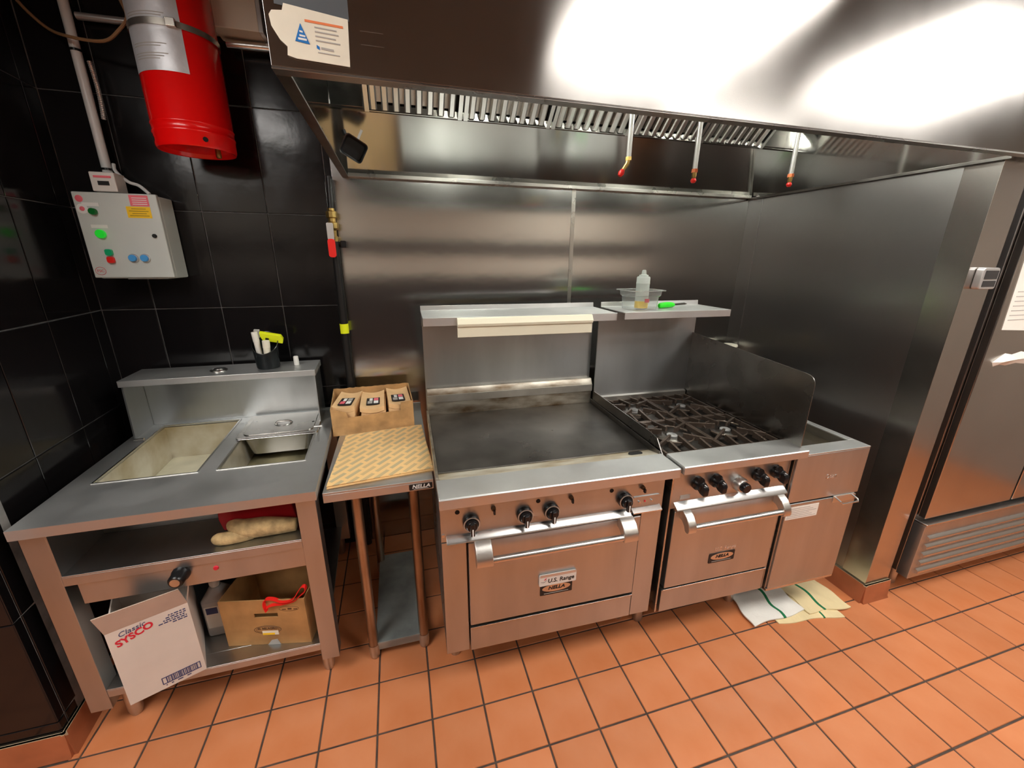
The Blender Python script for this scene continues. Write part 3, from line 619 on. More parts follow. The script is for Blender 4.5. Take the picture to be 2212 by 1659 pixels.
# pan and lid in the right well
t = thing('steam_pan', 'steel half pan hanging at the back of the right steam well', 'pan', (-0.4129, -0.9255, 0.0))
def lp(bm, x0, x1, y0, y1, r, z, n=4): return [bm.verts.new((p[0] + SHR * p[1], p[1], z)) for p in rrect(x0, x1, y0, y1, r, n)]
bm = new_bm(); PX, PY = (-0.385, -0.068), (0.548, 0.820)
L_ = [lp(bm, PX[0] - .012, PX[1] + .012, PY[0] - .012, PY[1] + .0, 0.012, 0.9165), lp(bm, PX[0] + .006, PX[1] - .006, PY[0] + .004, PY[1] - .004, 0.028, 0.9185), lp(bm, PX[0] + .012, PX[1] - .012, PY[0] + .012, PY[1] - .012, 0.03, 0.90), lp(bm, PX[0] + .028, PX[1] - .028, PY[0] + .03, PY[1] - .02, 0.035, 0.822)]
for i in range(3):
    for k in range(len(L_[0])): k2 = (k + 1) % len(L_[0]); bm.faces.new((L_[i][k], L_[i][k2], L_[i + 1][k2], L_[i + 1][k]))
bm.faces.new(L_[-1][::-1]); o = obj('body', bm, 'steel_polished', t); md = o.modifiers.new('thick', 'SOLIDIFY'); md.thickness = 0.0015
t = thing('pan_lid', 'flat steel lid with a recessed grip covering the half pan', 'lid', (-0.4129, -0.9255, 0.0))
bm = new_bm(); prism(bm, [(p[0] + SHR * p[1], p[1]) for p in rrect(PX[0] - .012, PX[1] + .012, PY[0] - .012, PY[1] + .0, 0.012)], 'z', 0.9205, 0.924); 
prism(bm, [(p[0] + SHR * p[1], p[1]) for p in rrect(PX[0] + .01, PX[1] - .01, PY[0] + .01, PY[1] - .02, 0.03)], 'z', 0.924, 0.9275); obj('plate', bm, 'steel', t, 0.0015)
obj('grip_dish', lathe(new_bm(), [(0.0, 0.9282), (0.03, 0.9282), (0.037, 0.9305), (0.04, 0.9275)], (-0.25, 0.675, 0), n=24), 'steel_polished', t)
obj('grip', tube(new_bm(), [(-0.285, 0.675, 0.929), (-0.275, 0.675, 0.938), (-0.225, 0.675, 0.938), (-0.215, 0.675, 0.929)], 0.005, 8), 'steel_polished', t)
obj('vent_hole', lathe(new_bm(), [(0.0, 0.0005), (0.006, 0.0004), (0.006, 0)], (-0.115, 0.66, 0.9277), n=12), 'black_void', t)

# things on the riser shelf
WX, WYo = -0.4129, -0.9255
t = thing('pen_cup', 'smoky black plastic cup holding markers on the steam table shelf', 'cup', (WX - 0.300, WYo + 0.775, 1.1875))
bm = new_bm(); lathe(bm, [(0.0, 0.0), (0.046, 0.0), (0.050, 0.006), (0.056, 0.10), (0.0575, 0.102), (0.056, 0.104), (0.053, 0.10), (0.047, 0.008), (0.0, 0.006)], n=36)
# slanted mouth: raise the rear of the rim
for v in bm.verts:
    if v.co.z > 0.09: v.co.z += 0.045 * (v.co.y / 0.056) + 0.02
obj('body', bm, 'smoke_plastic', t)
bm = new_bm(); tube(bm, [(0.056 * math.cos(a * math.pi / 16), 0.056 * math.sin(a * math.pi / 16), 0.122 + 0.045 * math.sin(a * math.pi / 16)) for a in range(33)], 0.002, 6, False); obj('rim', bm, 'black_plastic', t)
for (nm, lab, x, y, hh, r_, lean, m) in (('marker', 'taller white marker standing in the smoky pen cup', -0.022, -0.012, 0.170, 0.0125, (-0.012, 0.0), 'paper_white'), ('marker', 'shorter thick white marker at the front of the pen cup', 0.008, -0.028, 0.130, 0.015, (0.006, 0.0), 'paper_cream')):
    q = thing(nm, lab, 'marker', (WX - 0.300 + x, WYo + 0.775 + y, 1.1955), 0, 'markers in the pen cup')
    obj('barrel', tube(new_bm(), [(0, 0, 0), (lean[0] * .7, 0, hh * .72)], r_, 14), m, q, 0.001)
    obj('cap', tube(new_bm(), [(lean[0] * .7, 0, hh * .72), (lean[0], 0, hh)], r_ * 1.08, 14), m, q, 0.0015)
t = thing('box_cutter', 'bright yellow plastic cutter lying across the pen cup mouth', 'cutter', (WX - 0.285, WYo + 0.790, 1.316))
t.scale = (1.2, 1.2, 1.35)
t.rotation_euler = (math.radians(15), math.radians(14), math.radians(8))
obj('body', prism(new_bm(), [(-0.03, 0.014), (-0.036, 0.03), (0.04, 0.03), (0.05, 0.018), (0.05, 0.0), (-0.02, 0.0)], 'y', -0.009, 0.009), 'tape_neon', t, 0.002)
obj('slider', bx(new_bm(), -0.012, 0.0, -0.011, -0.009, 0.006, 0.014), 'black_plastic', t, 0.001)
obj('blade_guard', prism(new_bm(), [(-0.05, 0.010), (-0.055, 0.034), (-0.036, 0.036), (-0.03, 0.010)], 'y', -0.008, 0.008), 'ink_grey', t, 0.001)
o = obj('drain_cap', lathe(new_bm(), [(0.0, 0.012), (0.018, 0.011), (0.022, 0.006), (0.03, 0.008), (0.036, 0.004), (0.037, 0.0), (0.0, 0.0)], n=28), 'steel_polished'); o.location = (WX - 0.512, WYo + 0.768, 1.1875); tag(o, 'round shiny steel cap on the steam table shelf', 'cap')
t = thing('glue_stick', 'small white tube standing right of the pen cup', 'tube', (WX - 0.180, WYo + 0.795, 1.1875))
obj('barrel', lathe(new_bm(), [(0.0, 0.0), (0.011, 0.0), (0.012, 0.002), (0.012, 0.028), (0.0, 0.028)], n=16), 'white_plastic', t); obj('cap', lathe(new_bm(), [(0.0115, 0.028), (0.0115, 0.042), (0.009, 0.045), (0.0, 0.045)], n=16), 'white_plastic', t)

# mitts on the middle shelf
def blob_chain(pts, rads, flat=(1, 1, 0.6)):
    bm = new_bm(); P = smooth_path(pts, 5); n = len(P); rr = []
    m_ = len(rads) - 1
    for i in range(n):
        s_ = i / (n - 1) * m_; a = int(min(s_, m_ - 1e-6)); fr = s_ - a; rr.append(rads[a] * (1 - fr) + rads[a + 1] * fr)
    tube(bm, P, rr, 12); return bm
t = thing('suede_glove', 'tan suede work glove lying on the steam table middle shelf', 'glove', (WX - 0.23, WYo + 0.085, 0.711))
bm = blob_chain([(0.128, 0.0, 0.026), (0.08, 0.0, 0.030), (0.02, 0.0, 0.036), (-0.04, 0.0, 0.038), (-0.08, 0.012, 0.050), (-0.10, 0.022, 0.056)], [0.024, 0.030, 0.036, 0.036, 0.026, 0.010])
for v in bm.verts: v.co.z = max(0.001, v.co.z)
b2 = blob_chain([(-0.02, -0.005, 0.024), (-0.06, -0.015, 0.022), (-0.10, -0.018, 0.02), (-0.13, -0.016, 0.022), (-0.145, -0.012, 0.022)], [0.026, 0.025, 0.024, 0.021, 0.008])
for v in b2.verts: v.co.z = max(0.001, v.co.z)
me = bpy.data.meshes.new('t'); b2.to_mesh(me); b2.free(); bm.from_mesh(me); bpy.data.meshes.remove(me)
obj('body', bm, 'suede', t, smooth=180)
o = obj('red_cloth', prism(new_bm(), [(-0.135, 0.012), (-0.145, 0.03), (-0.14, 0.120), (0.112, 0.120), (0.106, 0.06), (0.118, 0.010), (0.08, 0.004), (0.0, 0.0), (-0.08, 0.004)], 'y', 0.0, 0.05), 'red_cloth', None, 0.006)
o.location = (WX - 0.225, WYo + 0.128, 0.7125); tag(o, 'folded red mitt standing behind the tan glove', 'mitt')
for v in o.data.vertices: v.co.z += (0.03 if v.co.z > 0.02 else 0.0)
# white carton
def carton_mesh(w_, d_, h_, t_=0.004, bottom=True):
    bm = new_bm(); bx(bm, 0, w_, 0, t_, 0, h_); bx(bm, 0, w_, d_ - t_, d_, 0, h_); bx(bm, 0, t_, t_, d_ - t_, 0, h_); bx(bm, w_ - t_, w_, t_, d_ - t_, 0, h_); bx(bm, t_, w_ - t_, t_, d_ - t_, 0, t_); return bm
t = thing('white_carton', 'white cardboard carton with red and blue lettering on the bottom shelf', 'carton', (WX - 0.672, WYo - 0.064, 0.2065), math.radians(22.6))
cb = obj('body', carton_mesh(0.216, 0.26, 0.318), 'cardboard_white', t)
bm = new_bm(); prism(bm, [(0.0, 0.0), (0.003, 0.0), (-0.004, 0.085), (-0.008, 0.085)], 'x', 0.0, 0.216); fp = obj('front_flap', bm, 'cardboard_inner', t); fp.location = (0, 0.0, 0.318); fp.rotation_euler = (math.radians(6), 0, 0)
for v in fp.data.vertices:
    if v.co.z > 0.05: v.co.x += -0.012; v.co.z += (0.0 if v.co.x < 0.1 else -0.006)
bm = new_bm(); bx(bm, 0.0, 0.003, 0, 0.24, 0.0, 0.09); sp = obj('side_flap', bm, 'cardboard_inner', t); sp.location = (0.213, 0.005, 0.318); sp.rotation_euler = (0, math.radians(14), 0)
bm = new_bm(); bx(bm, 0.0, 0.216, 0, 0.003, 0.0, 0.09); sp = obj('back_flap', bm, 'cardboard_inner', t); sp.location = (0.0, 0.255, 0.318); sp.rotation_euler = (math.radians(-25), 0, 0)
text('lettering', 'Classic', 0.026, 'ink_navy', cb, (0.062, -0.0006, 0.300), (math.pi / 2, math.radians(-8), 0), shear=0.3)
text('lettering', 'SYSCO', 0.034, 'ink_red', cb, (0.066, -0.0007, 0.276), (math.pi / 2, math.radians(-17), 0), shear=0.1, bold=0.0011)
bm = new_bm()
for k in range(5):
    x_ = (0.158, 0.150, 0.142, 0.128, 0.165)[k]
    q = 0
    while x_ < 0.203:
        l_ = random.uniform(0.004, 0.013); bx(bm, x_, min(x_ + l_, 0.206), -0.0008, 0.0, 0.296 - k * 0.0085, 0.3 - k * 0.0085); x_ += l_ + 0.003
obj('printed_lines', bm, 'ink_navy', cb)
bm = new_bm(); bx_, bw, bz, bh = 0.092, 0.112, 0.020, 0.030
for q in ((bx_, bx_ + bw, bz, bz + .003), (bx_, bx_ + bw, bz + bh - .003, bz + bh), (bx_, bx_ + .0025, bz, bz + bh), (bx_ + bw - .0025, bx_ + bw, bz, bz + bh)): bx(bm, q[0], q[1], -0.0008, 0, q[2], q[3])
x_ = bx_ + 0.012
while x_ < bx_ + bw - 0.012:
    l_ = random.choice((0.001, 0.0018, 0.003)); bx(bm, x_, x_ + l_, -0.0008, 0, bz + .003, bz + bh - .003); x_ += l_ + random.choice((0.0012, 0.002, 0.0028))
x_ = bx_ + 0.008
for q in (1, 2, 5, 4): bx(bm, x_, x_ + 0.003 * q, -0.0008, 0, bz - 0.009, bz - 0.005); x_ += 0.003 * q + 0.012
obj('barcode', bm, 'ink_navy', cb)
# brown carton
BW, BA = 0.325, math.radians(-12)
t = thing('brown_carton', 'open brown cardboard carton with a handle slot on the bottom shelf', 'carton', (WX - 0.427, WYo + 0.104, 0.2065), BA)
bm = new_bm(); hx0, hx1, hz0, hz1 = 0.125, 0.215, 0.138, 0.158; D_, Hh, tt = 0.24, 0.222, 0.004
for q in ((0, BW, 0, hz0), (0, BW, hz1, Hh), (0, hx0, hz0, hz1), (hx1, BW, hz0, hz1)): bx(bm, q[0], q[1], 0, tt, q[2], q[3])
bx(bm, 0, BW, D_ - tt, D_, 0, Hh); bx(bm, 0, tt, tt, D_ - tt, 0, Hh); bx(bm, BW - tt, BW, tt, D_ - tt, 0, Hh); bx(bm, tt, BW - tt, tt, D_ - tt, 0, tt)
bb = obj('body', bm, 'cardboard_dark', t)
bm = new_bm()
tube(bm, [(0.165 + 0.052 * math.cos(a * math.pi / 12), -0.0004, 0.076 + 0.019 * math.sin(a * math.pi / 12)) for a in range(25)], 0.001, 5, False)
tube(bm, [(0.165 + 0.044 * math.cos(a * math.pi / 12), -0.0004, 0.076 + 0.014 * math.sin(a * math.pi / 12)) for a in range(25)], 0.0007, 5, False); obj('oval_logo', bm, 'ink_brown', bb)
text('lettering', 'EL MILAGRO', 0.0135, 'ink_brown', bb, (0.165, -0.0006, 0.081), bold=0.0003)
bm = new_bm()
for a in range(3): bx(bm, 0.235 + a * .022, 0.25 + a * .022, -0.0006, 0, 0.172, 0.176 + (a % 2) * .004)
tube(bm, [(0.262 + 0.038 * math.cos(a * math.pi / 12), -0.0004, 0.177 + 0.011 * math.sin(a * math.pi / 12)) for a in range(25)], 0.0006, 5, False); obj('oval_stamp', bm, 'ink_brown', bb)
obj('price_label', bx(new_bm(), 0.143, 0.205, -0.0016, -0.0004, 0.050, 0.070), 'paper_cream', bb); obj('yellow_band', bx(new_bm(), 0.144, 0.190, -0.0022, -0.0016, 0.051, 0.060), 'sticker_yellow', bb)
obj('torn_tape', prism(new_bm(), [(0.155, 0.0), (0.172, 0.022), (0.195, 0.026), (0.205, 0.0)], 'y', -0.002, -0.0004), 'ink_grey', bb)
o = obj('red_strap', new_bm(), 'red_plastic'); bpy.data.objects.remove(o)
P = smooth_path([(0.0, -0.012, -0.022), (-0.008, -0.008, 0.005), (-0.004, 0.0, 0.024), (0.02, 0.004, 0.022), (0.06, 0.0, 0.010), (0.10, -0.002, 0.022), (0.128, 0.0, 0.062), (0.142, 0.0, 0.080), (0.154, 0.0, 0.078), (0.150, 0.004, 0.055), (0.125, 0.008, 0.030), (0.10, 0.006, 0.008), (0.06, 0.004, -0.002), (0.02, -0.004, 0.0), (0.0, -0.012, -0.006)], 6)
bm = new_bm(); prev = None; n_ = len(P)
for i, p in enumerate(P):
    tdir = (P[min(i + 1, n_ - 1)] - P[max(i - 1, 0)]).normalized(); s_ = Vector((0.1, 1, 0)); s_ = (s_ - tdir * s_.dot(tdir)).normalized(); nn = tdir.cross(s_)
    ring = [bm.verts.new(p + s_ * a * 0.008 + nn * b * 0.0012) for a, b in ((-1, -1), (1, -1), (1, 1), (-1, 1))]
    if prev:
        for k in range(4): bm.faces.new((prev[k], prev[(k + 1) % 4], ring[(k + 1) % 4], ring[k]))
    else: bm.faces.new(ring[::-1])
    prev = ring
bm.faces.new(prev)
o = obj('red_strap', bm, 'red_plastic'); o.location = (WX - 0.245, WYo + 0.062, 0.412); o.rotation_euler = (0, 0, BA); tag(o, 'red looped strap hooked over the brown carton edge', 'strap')
# jug
t = thing('plastic_jug', 'cloudy white plastic jug between the white and brown cartons', 'jug', (WX - 0.475, WYo + 0.215, 0.2065))
obj('body', prism(new_bm(), rrect(-0.048, 0.048, -0.045, 0.045, 0.016), 'z', 0.0, 0.17), 'jug_plastic', t, 0.006)
bm = new_bm(); A = [bm.verts.new((p[0], p[1], 0.17)) for p in rrect(-0.048, 0.048, -0.045, 0.045, 0.016)]; B = [bm.verts.new((p[0], p[1], 0.215)) for p in rrect(-0.020, 0.020, -0.020, 0.020, 0.0195)]
for k in range(len(A)): bm.faces.new((A[k], A[(k + 1) % len(A)], B[(k + 1) % len(A)], B[k]))
bm.faces.new(B); bm.faces.new(A[::-1]); obj('shoulder', bm, 'jug_plastic', t)
obj('neck', lathe(new_bm(), [(0.016, 0.212), (0.016, 0.225), (0.019, 0.226), (0.019, 0.246), (0.0, 0.248)], n=18), 'white_plastic', t)
obj('spout', tube(new_bm(), [(0.0, 0, 0.24), (-0.012, -0.004, 0.254), (-0.03, -0.01, 0.252)], 0.007, 8), 'white_plastic', t)
obj('label', bx(new_bm(), -0.036, 0.036, -0.0465, -0.0452, 0.045, 0.15), 'paper_white', t); obj('label_mark', bx(new_bm(), -0.030, 0.010, -0.0475, -0.0465, 0.115, 0.145), 'ink_navy', t)

# ================================================================== WORK TABLE
tb = thing('work_table', 'narrow stainless work table between the steam table and griddle range', 'table', (-0.402, -0.881, 0.0))
bm = new_bm(); bx(bm, 0.0, 0.404, 0.0, 0.78, 0.866, 0.8748); bx(bm, 0.0, 0.404, 0.0, 0.006, 0.8328, 0.866); bx(bm, 0.0, 0.006, 0.006, 0.78, 0.8328, 0.866); bx(bm, 0.398, 0.404, 0.006, 0.78, 0.8328, 0.866); bx(bm, 0.0, 0.404, 0.774, 0.78, 0.8748, 0.925)
obj('table_top', bm, 'steel_top', tb, 0.0015)
for (lx_, ly_) in ((0.108, 0.04), (0.325, 0.04), (0.125, 0.57), (0.325, 0.57)):
    l_ = obj('leg', tube(new_bm(), [(lx_, ly_, 0.07), (lx_, ly_, 0.866)], 0.0205, 16), 'leg_steel', tb)
    obj('foot', lathe(new_bm(), [(0.0, 0.0), (0.016, 0.0), (0.021, 0.008), (0.023, 0.03), (0.023, 0.068), (0.0215, 0.072)], (lx_, ly_, 0), n=16), 'steel_dull', l_)
bm = new_bm(); bx(bm, 0.118, 0.332, 0.03, 0.60, 0.074, 0.080); bx(bm, 0.118, 0.332, 0.030, 0.036, 0.040, 0.074); obj('under_shelf', bm, 'galvanised', tb, 0.001)
pl = obj('name_plate', prism(new_bm(), rrect(0.310, 0.400, 0.838, 0.862, 0.004), 'y', -0.002, -0.0005), 'ink_black', tb)
text('lettering', 'NELLA', 0.0205, 'ink_white', pl, (0.356, -0.0025, 0.852), shear=0.2, sx=1.15, bold=0.0006)
obj('printed_line', bx(new_bm(), 0.328, 0.384, -0.0026, -0.002, 0.8415, 0.843), 'ink_white', pl)
# paper stack
t = thing('wrap_paper_stack', 'stack of printed brown wrapping sheets at the front of the work table', 'paper stack', (-0.402, -0.881, 0.8752))
pts = [(0.012, 0.024), (0.411, 0.066), (0.392, 0.536), (0.035, 0.492)]
for k in range(5):
    j = lambda: random.uniform(-0.006, 0.006)
    q = [(p[0] + j() * (k < 4), p[1] + j() * (k < 4)) for p in pts]
    z = 0.0028 * k
    o = obj('sheet', prism(new_bm(), q, 'z', z, z + 0.0024), 'wrap_print' if k == 4 else 'kraft_paper', t, smooth=0)
    md = None
# packet box
t = thing('kraft_bag_box', 'torn open cardboard box of small kraft bags on the work table', 'box', (-0.428, -0.361, 0.8752), math.radians(3.0))
W_, D_, Hh, tt = 0.385, 0.25, 0.145, 0.004
front = [(0.0, 0.0), (W_, 0.0), (W_, Hh + 0.002), (0.325, Hh - 0.004), (0.323, 0.100), (0.20, 0.095), (0.075, 0.088), (0.068, 0.118), (0.03, Hh - 0.012), (0.0, Hh - 0.006)]
obj('front_wall', prism(new_bm(), front, 'y', 0.0, tt), 'cardboard', t)
zz = [(W_ * k / 24, Hh + 0.02 + random.uniform(-0.002, 0.002)) for k in range(24, -1, -1)]
obj('back_wall', prism(new_bm(), [(0.0, 0.0), (W_, 0.0)] + zz, 'y', D_ - tt, D_), 'cardboard', t)
obj('side_wall', prism(new_bm(), [(tt, 0.0), (D_ - tt, 0.0), (D_ - tt, Hh + 0.02), (D_ * .5, Hh + 0.004), (tt, Hh - 0.006)], 'x', 0.0, tt), 'cardboard', t)
obj('side_wall', prism(new_bm(), [(tt, 0.0), (D_ - tt, 0.0), (D_ - tt, Hh + 0.02), (tt, Hh + 0.0)], 'x', W_ - tt, W_), 'cardboard', t)
obj('base', bx(new_bm(), tt, W_ - tt, tt, D_ - tt, 0.0, tt), 'cardboard', t)
blab = ['leftmost stack of kraft bags with a tilted logo in the torn box', 'middle stack of kraft bags in the torn cardboard box', 'rightmost stack of kraft bags in the torn cardboard box']
bp_ = Vector((-0.428, -0.361, 0.8752))
for k, (xc, yc, rz, wb2, db, hh) in enumerate(((0.074, 0.125, -10, 0.106, 0.205, 0.128), (0.196, 0.122, -2, 0.114, 0.23, 0.118), (0.317, 0.125, 1, 0.108, 0.23, 0.124))):
    ca2, sa2 = math.cos(math.radians(3)), math.sin(math.radians(3))
    q = thing('kraft_bag_stack', blab[k], 'paper bags', (bp_.x + ca2 * xc - sa2 * yc, bp_.y + sa2 * xc + ca2 * yc, bp_.z + 0.0045), math.radians(3 + rz), 'kraft bags in the torn box')
    def curve(u_, v_): return 0.012 * (2 * u_ - 1) ** 2 + 0.010 * v_
    bm = new_bm(); nx, ny = 8, 4; lay = 5
    for l_ in range(lay):
        z0 = hh * l_ / lay * 1.0; th_ = hh / lay * 0.93; off = random.uniform(-0.004, 0.004); g = []
        for zz_ in (z0, z0 + th_):
            g.append([[bm.verts.new(((a / nx - .5) * wb2 + off, (b / ny - .5) * db + off, zz_ + (curve(a / nx, b / ny) if l_ or zz_ > z0 else 0))) for b in range(ny + 1)] for a in range(nx + 1)])
        for a in range(nx):
            for b in range(ny):
                bm.faces.new((g[1][a][b], g[1][a + 1][b], g[1][a + 1][b + 1], g[1][a][b + 1])); bm.faces.new((g[0][a][b], g[0][a][b + 1], g[0][a + 1][b + 1], g[0][a + 1][b]))
        for a in range(nx):
            bm.faces.new((g[0][a][0], g[0][a + 1][0], g[1][a + 1][0], g[1][a][0])); bm.faces.new((g[0][a][ny], g[1][a][ny], g[1][a + 1][ny], g[0][a + 1][ny]))
        for b in range(ny):
            bm.faces.new((g[0][0][b], g[1][0][b], g[1][0][b + 1], g[0][0][b + 1])); bm.faces.new((g[0][nx][b], g[0][nx][b + 1], g[1][nx][b + 1], g[1][nx][b]))
    obj('bags', bm, 'kraft_bag', q, smooth=30)
    zt = hh + 0.006
    lg = obj('logo_block', bx(new_bm(), -0.032, 0.032, -0.075, 0.020, zt - 0.004, zt + 0.0035), 'ink_black', q)
    for (xa, xb, ya, yb, m_) in ((-0.026, -0.003, -0.066, -0.030, 'ink_pink' if k == 0 else 'ink_grey'), (-0.018, -0.003, -0.024, 0.012, 'ink_white'), (0.003, 0.025, -0.066, -0.030, 'ink_white'), (0.003, 0.025, -0.024, 0.012, 'ink_grey' if k == 0 else 'ink_pink')):
        obj('logo_mark', bx(new_bm(), xa, xb, ya, yb, zt + 0.0035, zt + 0.0042), m_, lg)

# ================================================================== GRIDDLE RANGE
r1 = thing('griddle_range', 'wide stainless range with a flat griddle and oven below', 'range', (0.0, -1.1475, 0.0), -0.0256)
def P1(name, d, m, bevel=0.0015, parent=None): return box(name, d, m, parent or r1, bevel)
W1 = 0.9159
obj('front_rail', prism(new_bm(), [(0.0, 0.906), (0.0, 0.942), (0.004, 0.9456), (0.13, 0.9456), (0.13, 0.93), (0.06, 0.906)], 'x', 0.0, W1), 'steel_top', r1, 0.001)
obj('control_fascia', bx(new_bm(), 0.004, 0.898, 0.062, 0.075, 0.731, 0.906), 'steel_front', r1, 0.001)
tr = obj('drip_trim', prism(new_bm(), [(0.062, 0.757), (0.036, 0.744), (0.033, 0.738), (0.038, 0.734), (0.062, 0.732)], 'x', 0.022, 0.746), 'steel_polished', r1, 0.001)
P1('side_panel', (0.004, 0.012, 0.075, 0.80, 0.20, 0.906), 'steel'); P1('side_panel', (0.890, 0.898, 0.075, 0.80, 0.20, 0.906), 'steel')
P1('body_core', (0.012, 0.890, 0.10, 0.80, 0.205, 0.90), 'steel_dark', 0)
P1('front_stile', (0.004, 0.093, 0.06, 0.10, 0.205, 0.729), 'steel_front'); P1('front_stile', (0.806, 0.898, 0.06, 0.10, 0.200, 0.729), 'steel_front')
dr = P1('oven_door', (0.099, 0.798, 0.048, 0.10, 0.338, 0.722), 'steel_front', 0.004)
P1('kick_panel', (0.099, 0.801, 0.056, 0.10, 0.203, 0.318), 'steel_front', 0.002)
P1('kick_ledge', (0.099, 0.801, 0.050, 0.10, 0.319, 0.324), 'steel_polished', 0.001)
for (a, b) in ((0.05, 0.235), (0.86, 0.235), (0.05, 0.74), (0.86, 0.74)):
    obj('leg', lathe(new_bm(), [(0.0, 0.0), (0.022, 0.0), (0.025, 0.015), (0.022, 0.03), (0.024, 0.206)], (a, b, 0), n=16), 'steel_dull', r1)
HB = [(0.050, 0.738), (0.030, 0.737), (0.006, 0.722), (-0.012, 0.700), (-0.020, 0.676), (-0.017, 0.660), (-0.004, 0.654), (0.008, 0.660), (0.014, 0.676), (0.030, 0.690), (0.050, 0.695)]
def handle(door_, xa, xb, bw=0.042):
    h_ = obj('handle', tube(new_bm(), [(xa + bw * .6, -0.003, 0.676), (xb - bw * .6, -0.003, 0.676)], 0.0125, 16), 'steel_polished', door_)
    for (p, q) in ((xa, xa + bw), (xb - bw, xb)): obj('handle_bracket', prism(new_bm(), HB, 'x', p, q), 'steel_cast', h_, 0.004)
handle(dr, 0.118, 0.755, 0.062)
def knob(parent, x, z, y=0.062, s=1.0, ring=True):
    k_ = obj('knob', lathe(new_bm(), [(0.031 * s, 0.0), (0.031 * s, 0.014), (0.027 * s, 0.018), (0.022 * s, 0.019), (0.021 * s, 0.032), (0.018 * s, 0.036), (0.0, 0.036)], (x, y, z), (0, -1, 0), 28), 'black_plastic', parent)
    if ring: obj('dial_ring', lathe(new_bm(), [(0.0285 * s, 0.018), (0.030 * s, 0.0205), (0.026 * s, 0.0215), (0.0245 * s, 0.019)], (x, y, z), (0, -1, 0), 28), 'dial_ring', k_)
    obj('grip', bx(new_bm(), x - 0.008 * s, x + 0.008 * s, y - 0.046, y - 0.03, z - 0.032 * s, z + 0.018 * s), 'black_plastic', k_, 0.003)
    obj('pointer', bx(new_bm(), x - 0.002 * s, x + 0.002 * s, y - 0.0475, y - 0.045, z - 0.033 * s, z - 0.002), 'ink_white', k_)
for x in (0.113, 0.312, 0.416, 0.722): knob(r1, x, 0.803)
for x in (0.065, 0.365, 0.664): obj('view_port', lathe(new_bm(), [(0.0, 0.0015), (0.0085, 0.0012), (0.0085, 0.0)], (x, 0.062, 0.849), (0, -1, 0), 16), 'black_void', r1)
for x in (0.195, 0.495, 0.798):
    v_ = obj('pilot_knob', lathe(new_bm(), [(0.0, 0.012), (0.008, 0.011), (0.009, 0.0)], (x, 0.062, 0.846), (0, -1, 0), 12), 'ink_brown', r1)
    obj('stem', bx(new_bm(), x - 0.003, x + 0.004, 0.038, 0.05, 0.832, 0.848), 'ink_black', v_, 0.001)
bk = obj('hinge_plate', prism(new_bm(), rrect(0.757, 0.885, 0.757, 0.806, 0.012), 'y', 0.058, 0.063), 'steel_front', r1, 0.001)
obj('plate_lip', prism(new_bm(), [(0.062, 0.757), (0.040, 0.744), (0.040, 0.740), (0.062, 0.742)], 'x', 0.757, 0.886), 'steel_polished', bk)
for x in (0.787, 0.843): obj('screw', lathe(new_bm(), [(0.0, 0.008), (0.004, 0.007), (0.004, 0.0)], (x, 0.058, 0.783), (0, -1, 0), 10), 'steel_polished', bk)
obj('screw', lathe(new_bm(), [(0.0, 0.004), (0.006, 0.003), (0.006, 0.0)], (0.012, 0.062, 0.76), (0, -1, 0), 12), 'steel_polished', r1)
obj('screw', lathe(new_bm(), [(0.0, 0.003), (0.004, 0.002), (0.004, 0.0)], (0.813, 0.058, 0.783), (0, -1, 0), 10), 'ink_red', bk)
# badges
pl = obj('name_badge', prism(new_bm(), rrect(0.372, 0.528, 0.470, 0.522, 0.005), 'y', 0.040, 0.047), 'white_plastic', dr, 0.001)
text('lettering', 'U.S. Range', 0.026, 'ink_black', pl, (0.463, 0.0395, 0.492), shear=0.12, bold=0.0004)
obj('badge_top', bx(new_bm(), 0.376, 0.526, 0.0395, 0.041, 0.512, 0.524), 'silver_paint', pl)
obj('red_mark', prism(new_bm(), [(0.392, 0.497), (0.398, 0.500), (0.403, 0.508), (0.396, 0.505)], 'y', 0.0392, 0.0402), 'ink_red', pl); obj('swoosh', tube(new_bm(), [(0.380, 0.0398, 0.492), (0.388, 0.0398, 0.488), (0.398, 0.0398, 0.492), (0.402, 0.0398, 0.50)], 0.0007, 5), 'ink_black', pl)
def nella(parent, xc, zc, w_, h_, y):
    p_ = obj('maker_plate', prism(new_bm(), rrect(xc - w_ / 2, xc + w_ / 2, zc - h_ / 2, zc + h_ / 2, 0.003), 'y', y - 0.002, y - 0.0003), 'ink_black', parent)
    obj('oval', prism(new_bm(), [(xc + w_ * .44 * math.cos(a * math.pi / 16), zc + h_ * .1 + h_ * .34 * math.sin(a * math.pi / 16)) for a in range(32)], 'y', y - 0.0028, y - 0.002), 'steel_polished', p_)
    text('lettering', 'NELLA', h_ * .42, 'ink_black', p_, (xc, y - 0.0032, zc + h_ * .12), shear=0.25, sx=1.1, bold=0.0006)
    obj('printed_line', bx(new_bm(), xc - w_ * .38, xc + w_ * .38, y - 0.0026, y - 0.002, zc - h_ * .38, zc - h_ * .34), 'ink_grey', p_)
nella(dr, 0.447, 0.444, 0.136, 0.052, 0.048)
